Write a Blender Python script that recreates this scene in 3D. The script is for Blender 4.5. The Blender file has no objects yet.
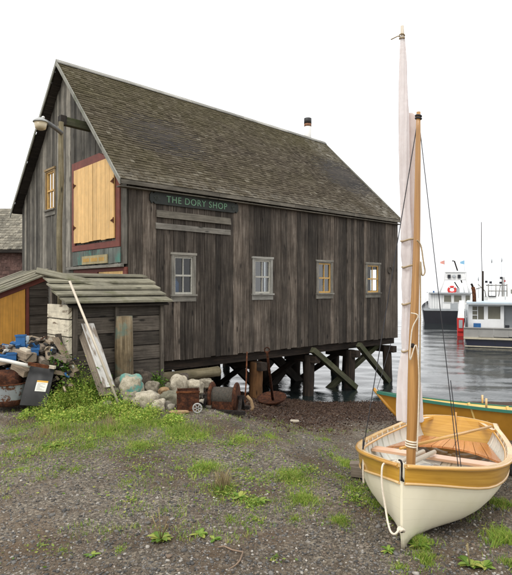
import bpy, bmesh, math, random
import numpy as np
from mathutils import Vector as V, Matrix, noise as mnoise
random.seed(7); rng = np.random.default_rng(7)
SC = bpy.context.scene; COL = SC.collection
R = math.radians; PI = math.pi
U = random.uniform

# ------------------------------------------------------------------ basics
FPX, CX, CY, CAMZ = 535.0, 256.0, 287.5, 2.0      # photograph's focal length (px), centre, eye height
def W(u, v, d):                                    # a point of the place seen at a given depth
    return V(((u-CX)/FPX*d, d, CAMZ-(v-CY)/FPX*d))
E1 = V((.747, .665, 0)); E2 = V((-.665, .747, 0)); A0 = V((-2.632, 11, 0))
def P(s, t, z): return A0 + E1*s + E2*t + V((0, 0, z))   # building coordinates

def shore(x): return 14 + .7*max(0, 1.5-x) + 3*max(0, -6-x)
def crest(x): return min(3.9 + 2.2*max(0, 1.5-x), shore(x)-2.5)
def shore_t(x, y): return (y-crest(x))/(shore(x)-crest(x))
def gz(x, y):
    t = shore_t(x, y)
    z = 0 if t <= 0 else (-(t**1.02) if t < 1 else -1-(t-1)*1.2)
    z += .02*mnoise.noise((x*.7, y*.7, 0)) + .008*mnoise.noise((x*3, y*3, 4))
    return max(z, -3.0)
def G(u, v):                                       # where the line of sight through (u,v) meets the ground
    y = 3.0
    while y < 60:
        p = W(u, v, y)
        if p.z <= gz(p.x, p.y): break
        y += .02
    return V((p.x, p.y, gz(p.x, p.y)))

ORG = {}
def tag(o, label=None, cat=None, group=None, kind=None):
    if label: o['label'] = label
    if cat: o['category'] = cat
    if group: o['group'] = group
    if kind: o['kind'] = kind
    return o
def thing(name, loc, label, cat, group=None, rot=(0, 0, 0), local=False):
    o = bpy.data.objects.new(name, None); COL.objects.link(o)
    o.empty_display_size = .1
    o.location = loc; o.rotation_euler = rot
    tag(o, label, cat, group)
    ORG[o.name] = V((0, 0, 0)) if local else V(loc)
    return o

class MB:
    def __init__(s): s.v = []; s.f = []; s.uv = []; s.sm = []
    def face(s, idx, uvs=None, smooth=False):
        s.f.append(tuple(idx)); s.uv.extend(uvs if uvs else [(0, 0)]*len(idx)); s.sm.append(smooth)
    def hexa(s, p):                                 # 8 corners: 0-3 one end ring, 4-7 the opposite
        b = len(s.v); s.v.extend([tuple(q) for q in p])
        p = [V(q) for q in p]
        ln = ((p[1]-p[0]).length, (p[3]-p[0]).length, (p[4]-p[0]).length)
        L = ln.index(max(ln)); ou, ov = U(0, 50), U(0, 50)
        c = ((0,0,0),(1,0,0),(1,1,0),(0,1,0),(0,0,1),(1,0,1),(1,1,1),(0,1,1))
        def uv(i):
            q = [c[i][k]*ln[k] for k in range(3)]
            return (ou+sum(q)-q[L], ov+q[L])
        for fc in ((0,3,2,1),(4,5,6,7),(0,1,5,4),(1,2,6,5),(2,3,7,6),(3,0,4,7)):
            s.face([b+i for i in fc], [uv(i) for i in fc])
    def box(s, o, a, b, c):
        o, a, b, c = V(o), V(a), V(b), V(c)
        s.hexa((o, o+a, o+a+b, o+b, o+c, o+a+c, o+a+b+c, o+b+c))
    def bar(s, p, q, w, h, up=(0, 0, 1), w2=None, h2=None):   # rectangular bar from p to q
        p, q = V(p), V(q); d = (q-p).normalized(); x = d.cross(V(up))
        if x.length < 1e-4: x = d.cross(V((1, 0, 0)))
        x.normalize(); y = x.cross(d)
        w2 = w if w2 is None else w2; h2 = h if h2 is None else h2
        s.hexa([p+x*i*w/2+y*j*h/2 for i, j in ((-1,-1),(1,-1),(1,1),(-1,1))] +
               [q+x*i*w2/2+y*j*h2/2 for i, j in ((-1,-1),(1,-1),(1,1),(-1,1))])
    def tube(s, pts, rad, n=10, cap=True, smooth=True, rough=0):
        pts = [V(p) for p in pts]
        if not hasattr(rad, '__len__'): rad = [rad]*len(pts)
        b = len(s.v); vl = U(0, 30); ou = U(0, 30)
        x = None
        for i, p in enumerate(pts):
            d = (pts[min(i+1, len(pts)-1)]-pts[max(i-1, 0)])
            if d.length < 1e-9: d = V((0, 0, 1))
            d.normalize()
            if x is None:
                x = d.cross(V((0, 0, 1)))
                if x.length < .05: x = d.cross(V((1, 0, 0)))
            x = (x-d*x.dot(d)).normalized(); y = d.cross(x)
            for k in range(n):
                a = 2*PI*k/n; r = rad[i]*(1+(U(-rough, rough) if rough else 0))
                s.v.append(tuple(p+x*math.cos(a)*r+y*math.sin(a)*r))
        ls = [0]
        for i in range(1, len(pts)): ls.append(ls[-1]+(pts[i]-pts[i-1]).length)
        per = 2*PI*max(rad)
        for i in range(len(pts)-1):
            for k in range(n):
                k2 = (k+1) % n
                s.face((b+i*n+k, b+i*n+k2, b+(i+1)*n+k2, b+(i+1)*n+k),
                       [(ou+per*k/n, vl+ls[i]), (ou+per*(k+1)/n, vl+ls[i]), (ou+per*(k+1)/n, vl+ls[i+1]), (ou+per*k/n, vl+ls[i+1])], smooth)
        if cap:
            s.face([b+k for k in range(n)][::-1], [(ou+.1*math.cos(k), vl) for k in range(n)])
            e = b+(len(pts)-1)*n
            s.face([e+k for k in range(n)], [(ou+.1*math.cos(k), vl) for k in range(n)])
    def lathe(s, o, prof, n=16, axis=(0, 0, 1), smooth=True):
        o = V(o); ax = V(axis).normalized(); x = ax.cross(V((0, 0, 1)))
        if x.length < .05: x = V((1, 0, 0))
        x.normalize(); y = ax.cross(x); b = len(s.v)
        for r, h in prof:
            for k in range(n):
                a = 2*PI*k/n; s.v.append(tuple(o+ax*h+x*math.cos(a)*r+y*math.sin(a)*r))
        for i in range(len(prof)-1):
            for k in range(n):
                k2 = (k+1) % n
                s.face((b+i*n+k, b+i*n+k2, b+(i+1)*n+k2, b+(i+1)*n+k), [(k*.05, i*.1), (k*.05+.05, i*.1), (k*.05+.05, i*.1+.1), (k*.05, i*.1+.1)], smooth)
        if prof[0][0] > 1e-4: s.face([b+k for k in range(n)][::-1])
        e = b+(len(prof)-1)*n
        if prof[-1][0] > 1e-4: s.face([e+k for k in range(n)])
    def grid(s, fn, nu, nv, smooth=True, flip=False, closeu=False):
        b = len(s.v)
        for i in range(nu+1):
            for j in range(nv+1): s.v.append(tuple(fn(i/nu, j/nv)))
        for i in range(nu):
            for j in range(nv):
                q = [b+i*(nv+1)+j, b+(i+1)*(nv+1)+j, b+(i+1)*(nv+1)+j+1, b+i*(nv+1)+j+1]
                uvs = [(j/nv, i/nu*3), (j/nv, (i+1)/nu*3), ((j+1)/nv, (i+1)/nu*3), ((j+1)/nv, i/nu*3)]
                if flip: q.reverse(); uvs.reverse()
                s.face(q, uvs, smooth)
    def rock(s, c, rx, ry, rz, rot=0, seed=0, sub=3, rough=.25):
        bm = bmesh.new(); bmesh.ops.create_icosphere(bm, subdivisions=sub, radius=1)
        b = len(s.v); ca, sa = math.cos(rot), math.sin(rot)
        for v in bm.verts:
            d = v.co.normalized()
            k = 1+rough*1.1*mnoise.noise(d*1.3+V((seed*7.3, seed, 0)))+rough*.5*mnoise.noise(d*2.7+V((seed, 3, seed)))
            q = V([max(-.82, min(.82, x)) for x in (d+V((.25*math.sin(seed), .25*math.cos(seed*2.3), 0))).normalized()])*1.1*k
            x, y, z = q.x*rx, q.y*ry, q.z*rz
            s.v.append((c[0]+x*ca-y*sa, c[1]+x*sa+y*ca, c[2]+z))
        for f in bm.faces: s.face([b+v.index for v in f.verts], None, True)
        bm.free()
    def build(s, name, mat, parent=None):
        me = bpy.data.meshes.new(name)
        o = bpy.data.objects.new(name, me)
        org = V((0, 0, 0))
        if parent is not None: org = ORG[parent.name]
        vs = [(v[0]-org.x, v[1]-org.y, v[2]-org.z) for v in s.v] if org.length else s.v
        me.from_pydata(vs, [], s.f)
        uv = me.uv_layers.new(name='UVMap')
        uv.data.foreach_set('uv', [c for p in s.uv for c in p])
        me.polygons.foreach_set('use_smooth', s.sm)
        me.materials.append(mat); me.update()
        COL.objects.link(o)
        if parent is not None: o.parent = parent
        ORG[o.name] = org
        return o

def single(name, mb, mat, loc, label, cat, group=None):            # a thing that is one mesh, origin at its base
    loc = V(loc); mb.v = [(v[0]-loc.x, v[1]-loc.y, v[2]-loc.z) for v in mb.v]
    o = mb.build(name, mat); o.location = loc; ORG[o.name] = loc
    return tag(o, label, cat, group)

# ------------------------------------------------------------------ materials
def c3(*c): return (c[0], c[1], c[2], 1)
def srgb(r, g, b):
    f = lambda x: (x/255/12.92) if x/255 <= .04045 else ((x/255+.055)/1.055)**2.4
    return (f(r), f(g), f(b), 1)
class NT:
    def __init__(s, name):
        s.m = bpy.data.materials.new(name); s.m.use_nodes = True
        s.t = s.m.node_tree; s.t.nodes.clear()
        s.out = s.n('ShaderNodeOutputMaterial'); s.p = s.n('ShaderNodeBsdfPrincipled')
        s.l(s.p.outputs[0], s.out.inputs[0])
    def n(s, typ, **kw):
        x = s.t.nodes.new(typ)
        for k, v in kw.items(): setattr(x, k, v)
        return x
    def l(s, a, b): s.t.links.new(a, b)
    def noise(s, vec, scale, detail=4, rough=.55, dist=0):
        x = s.n('ShaderNodeTexNoise'); x.inputs['Scale'].default_value = scale
        x.inputs['Detail'].default_value = detail; x.inputs['Roughness'].default_value = rough
        x.inputs['Distortion'].default_value = dist
        if vec is not None: s.l(vec, x.inputs['Vector'])
        return x.outputs['Fac']
    def ramp(s, fac, stops, interp='LINEAR'):
        x = s.n('ShaderNodeValToRGB'); cr = x.color_ramp; cr.interpolation = interp
        while len(cr.elements) < len(stops): cr.elements.new(.5)
        for e, (p, c) in zip(cr.elements, stops):
            e.position = p; e.color = c if len(c) == 4 else (*c, 1)
        s.l(fac, x.inputs[0]); return x.outputs[0]
    def mix(s, fac, a, b, blend='MIX'):
        x = s.n('ShaderNodeMix', data_type='RGBA', blend_type=blend)
        for sock, val in ((x.inputs[0], fac), (x.inputs[6], a), (x.inputs[7], b)):
            if hasattr(val, 'links') or hasattr(val, 'is_linked'): s.l(val, sock)
            else: sock.default_value = val
        return x.outputs[2]
    def math(s, op, a, b=0, clamp=False):
        x = s.n('ShaderNodeMath', operation=op, use_clamp=clamp)
        for sock, val in ((x.inputs[0], a), (x.inputs[1], b)):
            if hasattr(val, 'is_linked'): s.l(val, sock)
            else: sock.default_value = val
        return x.outputs[0]
    def pos(s): return s.n('ShaderNodeNewGeometry').outputs['Position']
    def island(s): return s.n('ShaderNodeNewGeometry').outputs['Random Per Island']
    def uv(s, sx=1, sy=1):
        t = s.n('ShaderNodeTexCoord'); m = s.n('ShaderNodeMapping')
        m.inputs['Scale'].default_value = (sx, sy, 1); s.l(t.outputs['UV'], m.inputs[0]); return m.outputs[0]
    def obj(s): return s.n('ShaderNodeTexCoord').outputs['Object']
    def bump(s, h, strength=.3, dist=.01):
        x = s.n('ShaderNodeBump'); x.inputs['Strength'].default_value = strength; x.inputs['Distance'].default_value = dist
        s.l(h, x.inputs['Height']); s.l(x.outputs[0], s.p.inputs['Normal'])
    def base(s, c):
        if hasattr(c, 'is_linked'): s.l(c, s.p.inputs['Base Color'])
        else: s.p.inputs['Base Color'].default_value = c
    def set(s, **kw):
        for k, v in kw.items():
            i = s.p.inputs[k.replace('_', ' ')]
            if hasattr(v, 'is_linked'): s.l(v, i)
            else: i.default_value = v

def wood(name, dark, mid, light, gx=65, gy=1.3, rough=.85, bump=.4, isl=.45, stain=.4, spec=.3, moss=None, mosslev=.55, knots=True, streak=False):
    t = NT(name); uv = t.uv(gx, gy)
    n1 = t.noise(uv, 1, 8, .7, .3)
    n2 = t.noise(t.uv(gx*.3, gy*.8), 1, 4, .6)
    g = t.math('ADD', t.math('MULTIPLY', n1, .78), t.math('MULTIPLY', n2, .22))
    col = t.ramp(g, [(.32, dark), (.5, mid), (.68, light)])
    ck = t.ramp(t.noise(t.uv(gx*1.6, gy*.45), 1, 4, .6, .2), [(.30, (.30,)*3), (.37, (1, 1, 1))]); col = t.mix(1, col, ck, 'MULTIPLY')
    isv = t.math('ADD', t.math('MULTIPLY', t.island(), 2*isl), 1-isl)
    if streak: isv = t.math('MULTIPLY', t.ramp(t.island(), [(0, (.42,)*3), (.25, (.78,)*3), (.68, (1.12,)*3), (.88, (1.65,)*3), (1, (2.5,)*3)]), 1.0)
    cm = t.n('ShaderNodeCombineColor'); [t.l(isv, cm.inputs[i]) for i in range(3)]
    col = t.mix(1, col, cm.outputs[0], 'MULTIPLY')
    if stain:
        st = t.ramp(t.noise(t.pos(), 1.6, 7, .72), [(.35, (1-stain,)*3), (.62, (1+stain*.35,)*3)])
        col = t.mix(1, col, st, 'MULTIPLY')
    if knots:
        vo = t.n('ShaderNodeTexVoronoi'); vo.inputs['Scale'].default_value = 1
        t.l(t.uv(5, 1.6), vo.inputs['Vector'])
        k = t.ramp(vo.outputs['Distance'], [(.07, (.25,)*3), (.15, (1, 1, 1))])
        col = t.mix(1, col, k, 'MULTIPLY')
    if moss:
        mf = t.ramp(t.noise(t.pos(), 2.3, 6, .65), [(mosslev, (0, 0, 0)), (mosslev+.15, (1, 1, 1))])
        col = t.mix(mf, col, moss)
    t.base(col); t.set(Roughness=rough); t.p.inputs['Specular IOR Level'].default_value = spec
    t.bump(g, bump, .006)
    return t.m
def paint(name, col, rough=.5, var=.12, worn=None, wl=.62, bump=.08, scale=6, spec=.5, grain=False, isl=0):
    t = NT(name)
    n = t.noise(t.pos(), scale, 5, .6)
    lo = tuple(x*(1-var) for x in col[:3]); hi = tuple(min(1, x*(1+var)) for x in col[:3])
    c = t.ramp(n, [(.3, lo), (.7, hi)])
    if grain:
        gn = t.noise(t.uv(40, 1.3), 1, 5, .6, .3)
        c = t.mix(1, c, t.ramp(gn, [(.3, (.78,)*3), (.6, (1.05,)*3)]), 'MULTIPLY')
    if isl:
        isv = t.math('ADD', t.math('MULTIPLY', t.island(), 2*isl), 1-isl)
        cm = t.n('ShaderNodeCombineColor'); [t.l(isv, cm.inputs[i]) for i in range(3)]
        c = t.mix(1, c, cm.outputs[0], 'MULTIPLY')
    if worn:
        wf = t.ramp(t.noise(t.uv(14, 2) if grain else t.pos(), 1 if grain else scale*2.3, 6, .65), [(wl, (0, 0, 0)), (wl+.06, (1, 1, 1))])
        c = t.mix(wf, c, worn)
    t.base(c); t.set(Roughness=rough); t.p.inputs['Specular IOR Level'].default_value = spec
    t.bump(gn if grain else n, bump, .004)
    return t.m
def varnish(name, dark, light, rough=.25, gx=50, gy=1.2):
    t = NT(name); n = t.noise(t.uv(gx, gy), 1, 5, .6, .4)
    c = t.ramp(n, [(.3, dark), (.68, light)])
    isv = t.math('ADD', t.math('MULTIPLY', t.island(), .3), .85)
    cm = t.n('ShaderNodeCombineColor'); [t.l(isv, cm.inputs[i]) for i in range(3)]
    t.base(t.mix(1, c, cm.outputs[0], 'MULTIPLY')); t.set(Roughness=rough)
    t.p.inputs['Coat Weight'].default_value = .3; t.p.inputs['Coat Roughness'].default_value = .15
    t.bump(n, .05, .002); return t.m
def rust(name, dark=(.012, .007, .005), mid=(.05, .019, .010), light=(.15, .055, .024), lev=.5):
    t = NT(name); n = t.noise(t.pos(), 14, 7, .7); n2 = t.noise(t.pos(), 60, 4, .6)
    t.base(t.ramp(t.math('ADD', t.math('MULTIPLY', n, .75), t.math('MULTIPLY', n2, .25)), [(lev-.15, dark), (lev, mid), (lev+.18, light)]))
    t.set(Roughness=.9); t.p.inputs['Specular IOR Level'].default_value = .2
    t.bump(n2, .6, .006); return t.m
def rockmat(name, dark, mid, light, patch=None, plev=.5):
    t = NT(name); n = t.noise(t.pos(), 7, 8, .68); n2 = t.noise(t.pos(), 45, 5, .6)
    c = t.ramp(n, [(.32, dark), (.5, mid), (.66, light)])
    c = t.mix(.35, c, t.ramp(n2, [(.35, dark), (.65, light)]))
    if patch:
        pf = t.ramp(t.noise(t.obj(), 2.2, 6, .6), [(plev, (0, 0, 0)), (plev+.05, (1, 1, 1))])
        c = t.mix(pf, c, patch)
    t.base(c); t.set(Roughness=.9); t.bump(n2, .5, .01); return t.m
def flat(name, col, rough=.5, metal=0, spec=.5):
    return paint(name, c3(*col), rough, .1, spec=spec)

M = {}
M['wall'] = wood('weathered_siding', (.014, .0105, .008), (.060, .047, .036), (.20, .17, .138), isl=.5, stain=.4, streak=True)
M['gable'] = wood('grey_gable_siding', (.028, .024, .019), (.096, .087, .071), (.24, .222, .185), isl=.5, stain=.4, streak=True)
M['gable_green'] = wood('old_green_paint_siding', (.04, .045, .038), (.11, .12, .105), (.21, .23, .2), isl=.3, stain=.3, moss=(.07, .2, .16, 1), mosslev=.50)
M['greywood'] = wood('silver_grey_wood', (.07, .062, .05), (.2, .185, .155), (.38, .36, .31), isl=.25)
M['trim'] = wood('pale_trim_wood', (.10, .095, .08), (.27, .26, .23), (.45, .43, .39), isl=.2, stain=.3)
M['fasc'] = wood('brown_fascia_wood', (.05, .042, .033), (.13, .115, .09), (.25, .225, .185), isl=.25)
M['rake'] = wood('rake_board_wood', (.09, .088, .072), (.23, .225, .19), (.38, .375, .33), isl=.1, stain=.3, moss=(.10, .11, .06, 1), mosslev=.56)
M['dark'] = wood('dark_wet_wood_and_backing', (.008, .0065, .005), (.025, .02, .016), (.07, .055, .042), isl=.3)
M['pile'] = wood('tarred_pile_wood', (.008, .006, .005), (.025, .018, .013), (.075, .05, .034), gx=30, isl=.3)
M['pile_rusty'] = wood('brown_stained_pile_wood', (.03, .014, .006), (.11, .05, .018), (.22, .115, .045), gx=30, isl=.2)
M['brace'] = wood('algae_green_timber', (.02, .02, .012), (.065, .065, .036), (.14, .135, .085), isl=.3, moss=(.04, .05, .016, 1), mosslev=.52)
M['lampwood'] = wood('lamp_pole_wood', (.08, .065, .035), (.17, .14, .08), (.28, .24, .16), gx=30, isl=.1, moss=(.13, .12, .05, 1), mosslev=.6)
M['shedroof'] = wood('shed_roof_board', (.06, .055, .036), (.19, .175, .125), (.34, .32, .25), isl=.3, moss=(.10, .10, .05, 1), mosslev=.56)
M['shedwall'] = wood('dark_shed_board', (.022, .018, .014), (.075, .062, .049), (.17, .145, .118), isl=.5)
M['redframe'] = paint('barn_red_paint', c3(.145, .034, .021), .7, .2, c3(.12, .08, .06), .66, grain=True)
M['yellowdoor'] = paint('cream_yellow_door_paint', c3(.66, .41, .155), .65, .1, c3(.46, .35, .21), .63, grain=True, isl=.13)
M['orangedoor'] = paint('ochre_orange_door_paint', c3(.62, .30, .048), .65, .1, c3(.42, .26, .09), .66, grain=True, isl=.07)
M['yellowsash'] = paint('yellow_sash_paint', c3(.52, .31, .085), .65, .15, c3(.36, .3, .22), .58, scale=20)
M['whitesash'] = paint('white_sash_paint', c3(.40, .385, .33), .65, .12, c3(.2, .18, .15), .58, scale=20)
M['signboard'] = paint('dark_sign_paint', c3(.014, .017, .013), .7, .3, c3(.05, .05, .04), .66)
M['signcarve'] = paint('worn_carving', c3(.05, .055, .045), .8, .3)
M['signgreen'] = paint('faded_green_lettering', c3(.13, .25, .15), .7, .2, c3(.06, .09, .06), .62, scale=30)
M['signgold'] = paint('yellow_plaque_paint', c3(.32, .26, .13), .7, .2, c3(.2, .17, .1), .6)
M['plaquemark'] = paint('worn_plaque_marks', c3(.5, .27, .04), .7, .2)
M['peel'] = paint('peeling_pale_paint', c3(.52, .47, .36), .8, .25, c3(.16, .12, .08), .55, grain=True, isl=.12)
M['signplank'] = wood('grey_sign_plank', (.06, .054, .045), (.17, .155, .13), (.32, .3, .26), isl=.2)
M['iron'] = rust('dark_iron', (.006, .005, .005), (.02, .016, .014), (.06, .045, .035))
M['rust'] = rust('shaded_rusty_iron')  # rust colour darkened to carry the shade beneath the shop
M['rustbright'] = rust('bright_rust', (.022, .010, .006), (.085, .028, .011), (.21, .078, .03))
M['white_hull'] = paint('cream_white_hull_paint', c3(.86, .80, .63), .38, .03, c3(.68, .62, .48), .76, bump=.03, scale=3, spec=.5)
t = NT('cream_hull_planks'); uvx = t.n('ShaderNodeSeparateXYZ'); t.l(t.uv(), uvx.inputs[0])
fr_ = t.math('FRACT', t.math('MULTIPLY', uvx.outputs[0], 8.0))
n_ = t.noise(t.obj(), 3, 6, .62); c = t.ramp(n_, [(.3, (.83, .755, .555)), (.7, (.90, .835, .65))])
se = t.ramp(fr_, [(0, (.74, .72, .66)), (.05, (1, 1, 1))]); c = t.mix(.55, c, t.mix(1, c, se, 'MULTIPLY'))
sc_ = t.ramp(t.noise(t.obj(), 26, 6, .75), [(.68, (0,)*3), (.76, (.5,)*3)]); c = t.mix(sc_, c, (.42, .36, .26, 1))
oz = t.n('ShaderNodeSeparateXYZ'); t.l(t.obj(), oz.inputs[0])
mud = t.math('MULTIPLY', t.ramp(t.math('ADD', oz.outputs[2], t.math('MULTIPLY', t.noise(t.obj(), 9, 6, .7), .16)), [(.10, (.8,)*3), (.20, (0,)*3)]), 1.0)
c = t.mix(mud, c, (.22, .17, .12, 1)); t.base(c); t.set(Roughness=.42); t.bump(fr_, .12, .006); M['white_hull'] = t.m
M['white_in'] = paint('cream_interior_paint', c3(.66, .64, .56), .55, .08, c3(.5, .47, .4), .66)
M['greyfloor'] = paint('pale_grey_floor_paint', c3(.47, .48, .46), .5, .08, c3(.32, .31, .28), .68)
M['honey'] = varnish('honey_varnish', (.40, .19, .035), (.64, .36, .085))
M['amber'] = varnish('amber_varnish', (.44, .215, .022), (.62, .345, .05))
M['orangewood'] = varnish('reddish_varnish', (.33, .11, .03), (.54, .22, .07), rough=.25)
M['palerail'] = varnish('pale_rail_varnish', (.5, .29, .10), (.72, .50, .24), rough=.35)
M['gunw'] = varnish('worn_gunwale_varnish', (.46, .27, .09), (.70, .48, .22), rough=.4)
M['pinkwood'] = varnish('bare_pine', (.5, .27, .15), (.68, .43, .27), rough=.5)
M['mast'] = varnish('mast_spruce', (.27, .125, .032), (.47, .245, .075), rough=.4, gx=30)
M['oar'] = varnish('bleached_oar_wood', (.42, .35, .26), (.62, .55, .44), rough=.6)
M['rope'] = paint('white_rope', c3(.66, .58, .46), .9, .15, scale=60, bump=.5)
M['tanrope'] = paint('tan_rope', c3(.36, .27, .16), .9, .2, scale=60, bump=.5)
M['darkrope'] = paint('dark_stay_rope', c3(.035, .035, .04), .8, .2, scale=40)
M['ochrehull'] = paint('ochre_dory_paint', c3(.42, .20, .024), .4, .1, c3(.3, .15, .03), .7)
M['paleyellow'] = paint('pale_yellow_paint', c3(.66, .46, .15), .5, .08)
M['greenrail'] = paint('sea_green_paint', c3(.03, .15, .10), .5, .12)
M['boatwhite'] = paint('boat_white_paint', c3(.78, .78, .765), .5, .08, c3(.50, .43, .35), .70, scale=1.8)
M['navy'] = paint('navy_hull_paint', c3(.010, .012, .028), .3, .2, scale=2)
M['blackhull'] = paint('black_hull_paint', c3(.012, .013, .018), .35, .2, scale=2)
M['steel'] = paint('dull_aluminium', c3(.30, .29, .27), .45, .12, scale=2)
M['boatgrey'] = paint('boat_grey_paint', c3(.36, .38, .39), .55, .1, scale=2)
M['roofblue'] = paint('pale_blue_roof_paint', c3(.45, .53, .58), .5, .08, scale=2)
M['boatrub'] = paint('cream_rub_rail', c3(.48, .43, .32), .6, .15)
M['winglass'] = paint('tinted_boat_glass', c3(.17, .165, .13), .12, .15, scale=1)
M['red'] = paint('red_paint', c3(.58, .03, .025), .5, .1)
M['pinkflag'] = paint('faded_red_cloth', c3(.72, .34, .28), .8, .1)
M['bluepl'] = paint('blue_plastic', c3(.014, .10, .27), .5, .3, c3(.10, .12, .14), .68)
M['blueflag'] = paint('blue_cloth', c3(.25, .48, .66), .8, .1)
M['blackpl'] = paint('black_sheet', c3(.013, .012, .011), .55, .35, c3(.055, .05, .04), .64, scale=9)
M['label'] = paint('paper_label', c3(.74, .72, .64), .7, .06)
M['labelor'] = paint('orange_label_band', c3(.62, .33, .04), .7, .08)
M['ink'] = paint('grey_print', c3(.25, .24, .22), .8, .1)
M['galv'] = paint('galvanised_tub', c3(.27, .29, .29), .5, .15, c3(.10, .04, .018), .52, scale=5)
M['plasticpipe'] = paint('white_pipe', c3(.62, .59, .53), .45, .1, c3(.35, .31, .26), .62)
M['pipewhite'] = paint('white_flue', c3(.68, .66, .62), .5, .06)
M['flueblack'] = paint('black_flue_cap', c3(.02, .018, .017), .6, .2)
M['flueband'] = rust('rusty_flue_band', (.12, .06, .03), (.25, .12, .07), (.4, .24, .15))
M['lampshade'] = paint('weathered_lamp_metal', c3(.33, .33, .31), .5, .12)
M['galvdark'] = paint('dull_grey_arm', c3(.12, .12, .115), .6, .15)
M['lampglass'] = paint('yellowed_lamp_bowl', c3(.52, .43, .28), .25, .12)
M['dryplank'] = paint('flaking_white_plank_paint', c3(.52, .50, .47), .8, .15, c3(.22, .18, .14), .52, grain=True)
M['teal'] = wood('peeling_post', (.06, .045, .025), (.19, .14, .08), (.34, .29, .2), gx=22, isl=.05, stain=.5, moss=(.10, .17, .14, 1), mosslev=.52)
M['lumber'] = wood('old_lumber', (.10, .075, .05), (.26, .2, .14), (.45, .37, .27), isl=.45)
M['bark'] = wood('driftwood', (.09, .07, .055), (.2, .16, .12), (.36, .31, .25), isl=.4)
M['twig'] = paint('pinkish_twig', c3(.22, .15, .10), .85, .2)
M['cable'] = paint('grey_cable_coil', c3(.05, .044, .034), .85, .45, c3(.07, .045, .03), .54, scale=30, bump=.6)
M['redshingle'] = wood('red_brown_shingle', (.05, .026, .021), (.12, .068, .056), (.2, .13, .11), gx=30, gy=6, isl=.35)
M['greyshingle'] = wood('grey_roof_shingle', (.08, .07, .05), (.19, .17, .13), (.33, .31, .25), gx=30, gy=6, isl=.35)
M['rubber'] = paint('dark_stone', c3(.045, .043, .042), .8, .25)

# roof shingles: browns and greys with moss
t = NT('roof_shingle'); g = t.noise(t.uv(60, 5), 1, 5, .6, .2)
c = t.ramp(t.island(), [(0, (.046, .036, .024)), (.3, (.068, .054, .037)), (.8, (.092, .075, .052)), (.98, (.115, .096, .07)), (1, (.17, .15, .115))])
c = t.mix(1, c, t.ramp(g, [(.3, (.6,)*3), (.7, (1.25,)*3)]), 'MULTIPLY')
at = t.n('ShaderNodeAttribute', attribute_name='moss')
mf = t.math('ADD', at.outputs['Fac'], t.math('ADD', t.math('MULTIPLY', t.math('SUBTRACT', t.noise(t.pos(), 1.1, 7, .7), .5), 1.6), .14))
c = t.mix(t.math('MULTIPLY', t.math('MULTIPLY', mf, 1, True), .36), c, t.ramp(t.noise(t.pos(), 25, 4, .7), [(.35, (.060, .055, .016)), (.65, (.135, .122, .04))]))
wf = t.n('ShaderNodeAttribute', attribute_name='bleach')
c = t.mix(t.math('MULTIPLY', wf.outputs['Fac'], t.ramp(t.noise(t.pos(), 5, 6, .7), [(.42, (0,)*3), (.62, (.8,)*3)])), c, (.26, .24, .2, 1))
t.base(c); t.set(Roughness=.95); t.p.inputs['Specular IOR Level'].default_value = .15; t.bump(g, .5, .006); M['shingle'] = t.m

# glass: reflective thin pane
def glass(name, tint, mixv):
    t = NT(name); t.t.nodes.remove(t.p)
    tr = t.n('ShaderNodeBsdfTransparent'); tr.inputs[0].default_value = tint
    gl = t.n('ShaderNodeBsdfGlossy'); gl.inputs['Roughness'].default_value = .03
    fr = t.n('ShaderNodeFresnel'); fr.inputs[0].default_value = 1.5
    f = t.math('ADD', fr.outputs[0], mixv)
    mx = t.n('ShaderNodeMixShader'); t.l(f, mx.inputs[0]); t.l(tr.outputs[0], mx.inputs[1]); t.l(gl.outputs[0], mx.inputs[2])
    t.l(mx.outputs[0], t.out.inputs[0]); return t.m
M['glass'] = glass('old_window_glass', (.75, .8, .8, 1), .02)
M['tanframe'] = wood('tan_window_frame', (.12, .08, .035), (.26, .18, .09), (.38, .29, .16), isl=.2)
M['glassgab'] = glass('pale_reflecting_glass', (.6, .65, .65, 1), .14)
M['glassdull'] = glass('dusty_window_glass', (.7, .78, .8, 1), .10)

# leaf materials
def leafmat(name, cols, rough=.6):
    t = NT(name)
    c = t.ramp(t.island(), [(i/(len(cols)-1), x) for i, x in enumerate(cols)])
    c = t.mix(1, c, t.ramp(t.noise(t.pos(), 2.2, 4, .6), [(.3, (.75,)*3), (.7, (1.25,)*3)]), 'MULTIPLY')
    t.base(c); t.set(Roughness=rough); t.p.inputs['Specular IOR Level'].default_value = .25
    tr = t.n('ShaderNodeBsdfTranslucent'); t.l(c, tr.inputs[0])
    mx = t.n('ShaderNodeMixShader'); mx.inputs[0].default_value = .35
    t.l(t.p.outputs[0], mx.inputs[1]); t.l(tr.outputs[0], mx.inputs[2]); t.l(mx.outputs[0], t.out.inputs[0])
    return t.m
M['grass'] = leafmat('short_grass', [(.12, .21, .03), (.20, .32, .045), (.31, .42, .065), (.46, .41, .14)])
M['weed'] = leafmat('yellow_green_weed', [(.11, .20, .03), (.23, .36, .05), (.37, .48, .085), (.55, .53, .13)])
M['darkweed'] = leafmat('mid_green_weed', [(.05, .11, .018), (.08, .17, .025), (.13, .22, .03)])
M['broadleaf'] = leafmat('broad_leaf', [(.09, .17, .025), (.16, .27, .04), (.28, .36, .07), (.42, .40, .10)], .45)
M['drygrass'] = leafmat('dry_stalk', [(.28, .22, .11), (.38, .31, .16), (.22, .16, .09)])
M['kelp'] = leafmat('dried_kelp', [(.022, .012, .008), (.055, .03, .02), (.095, .055, .036), (.17, .115, .075)], .55)

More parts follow.
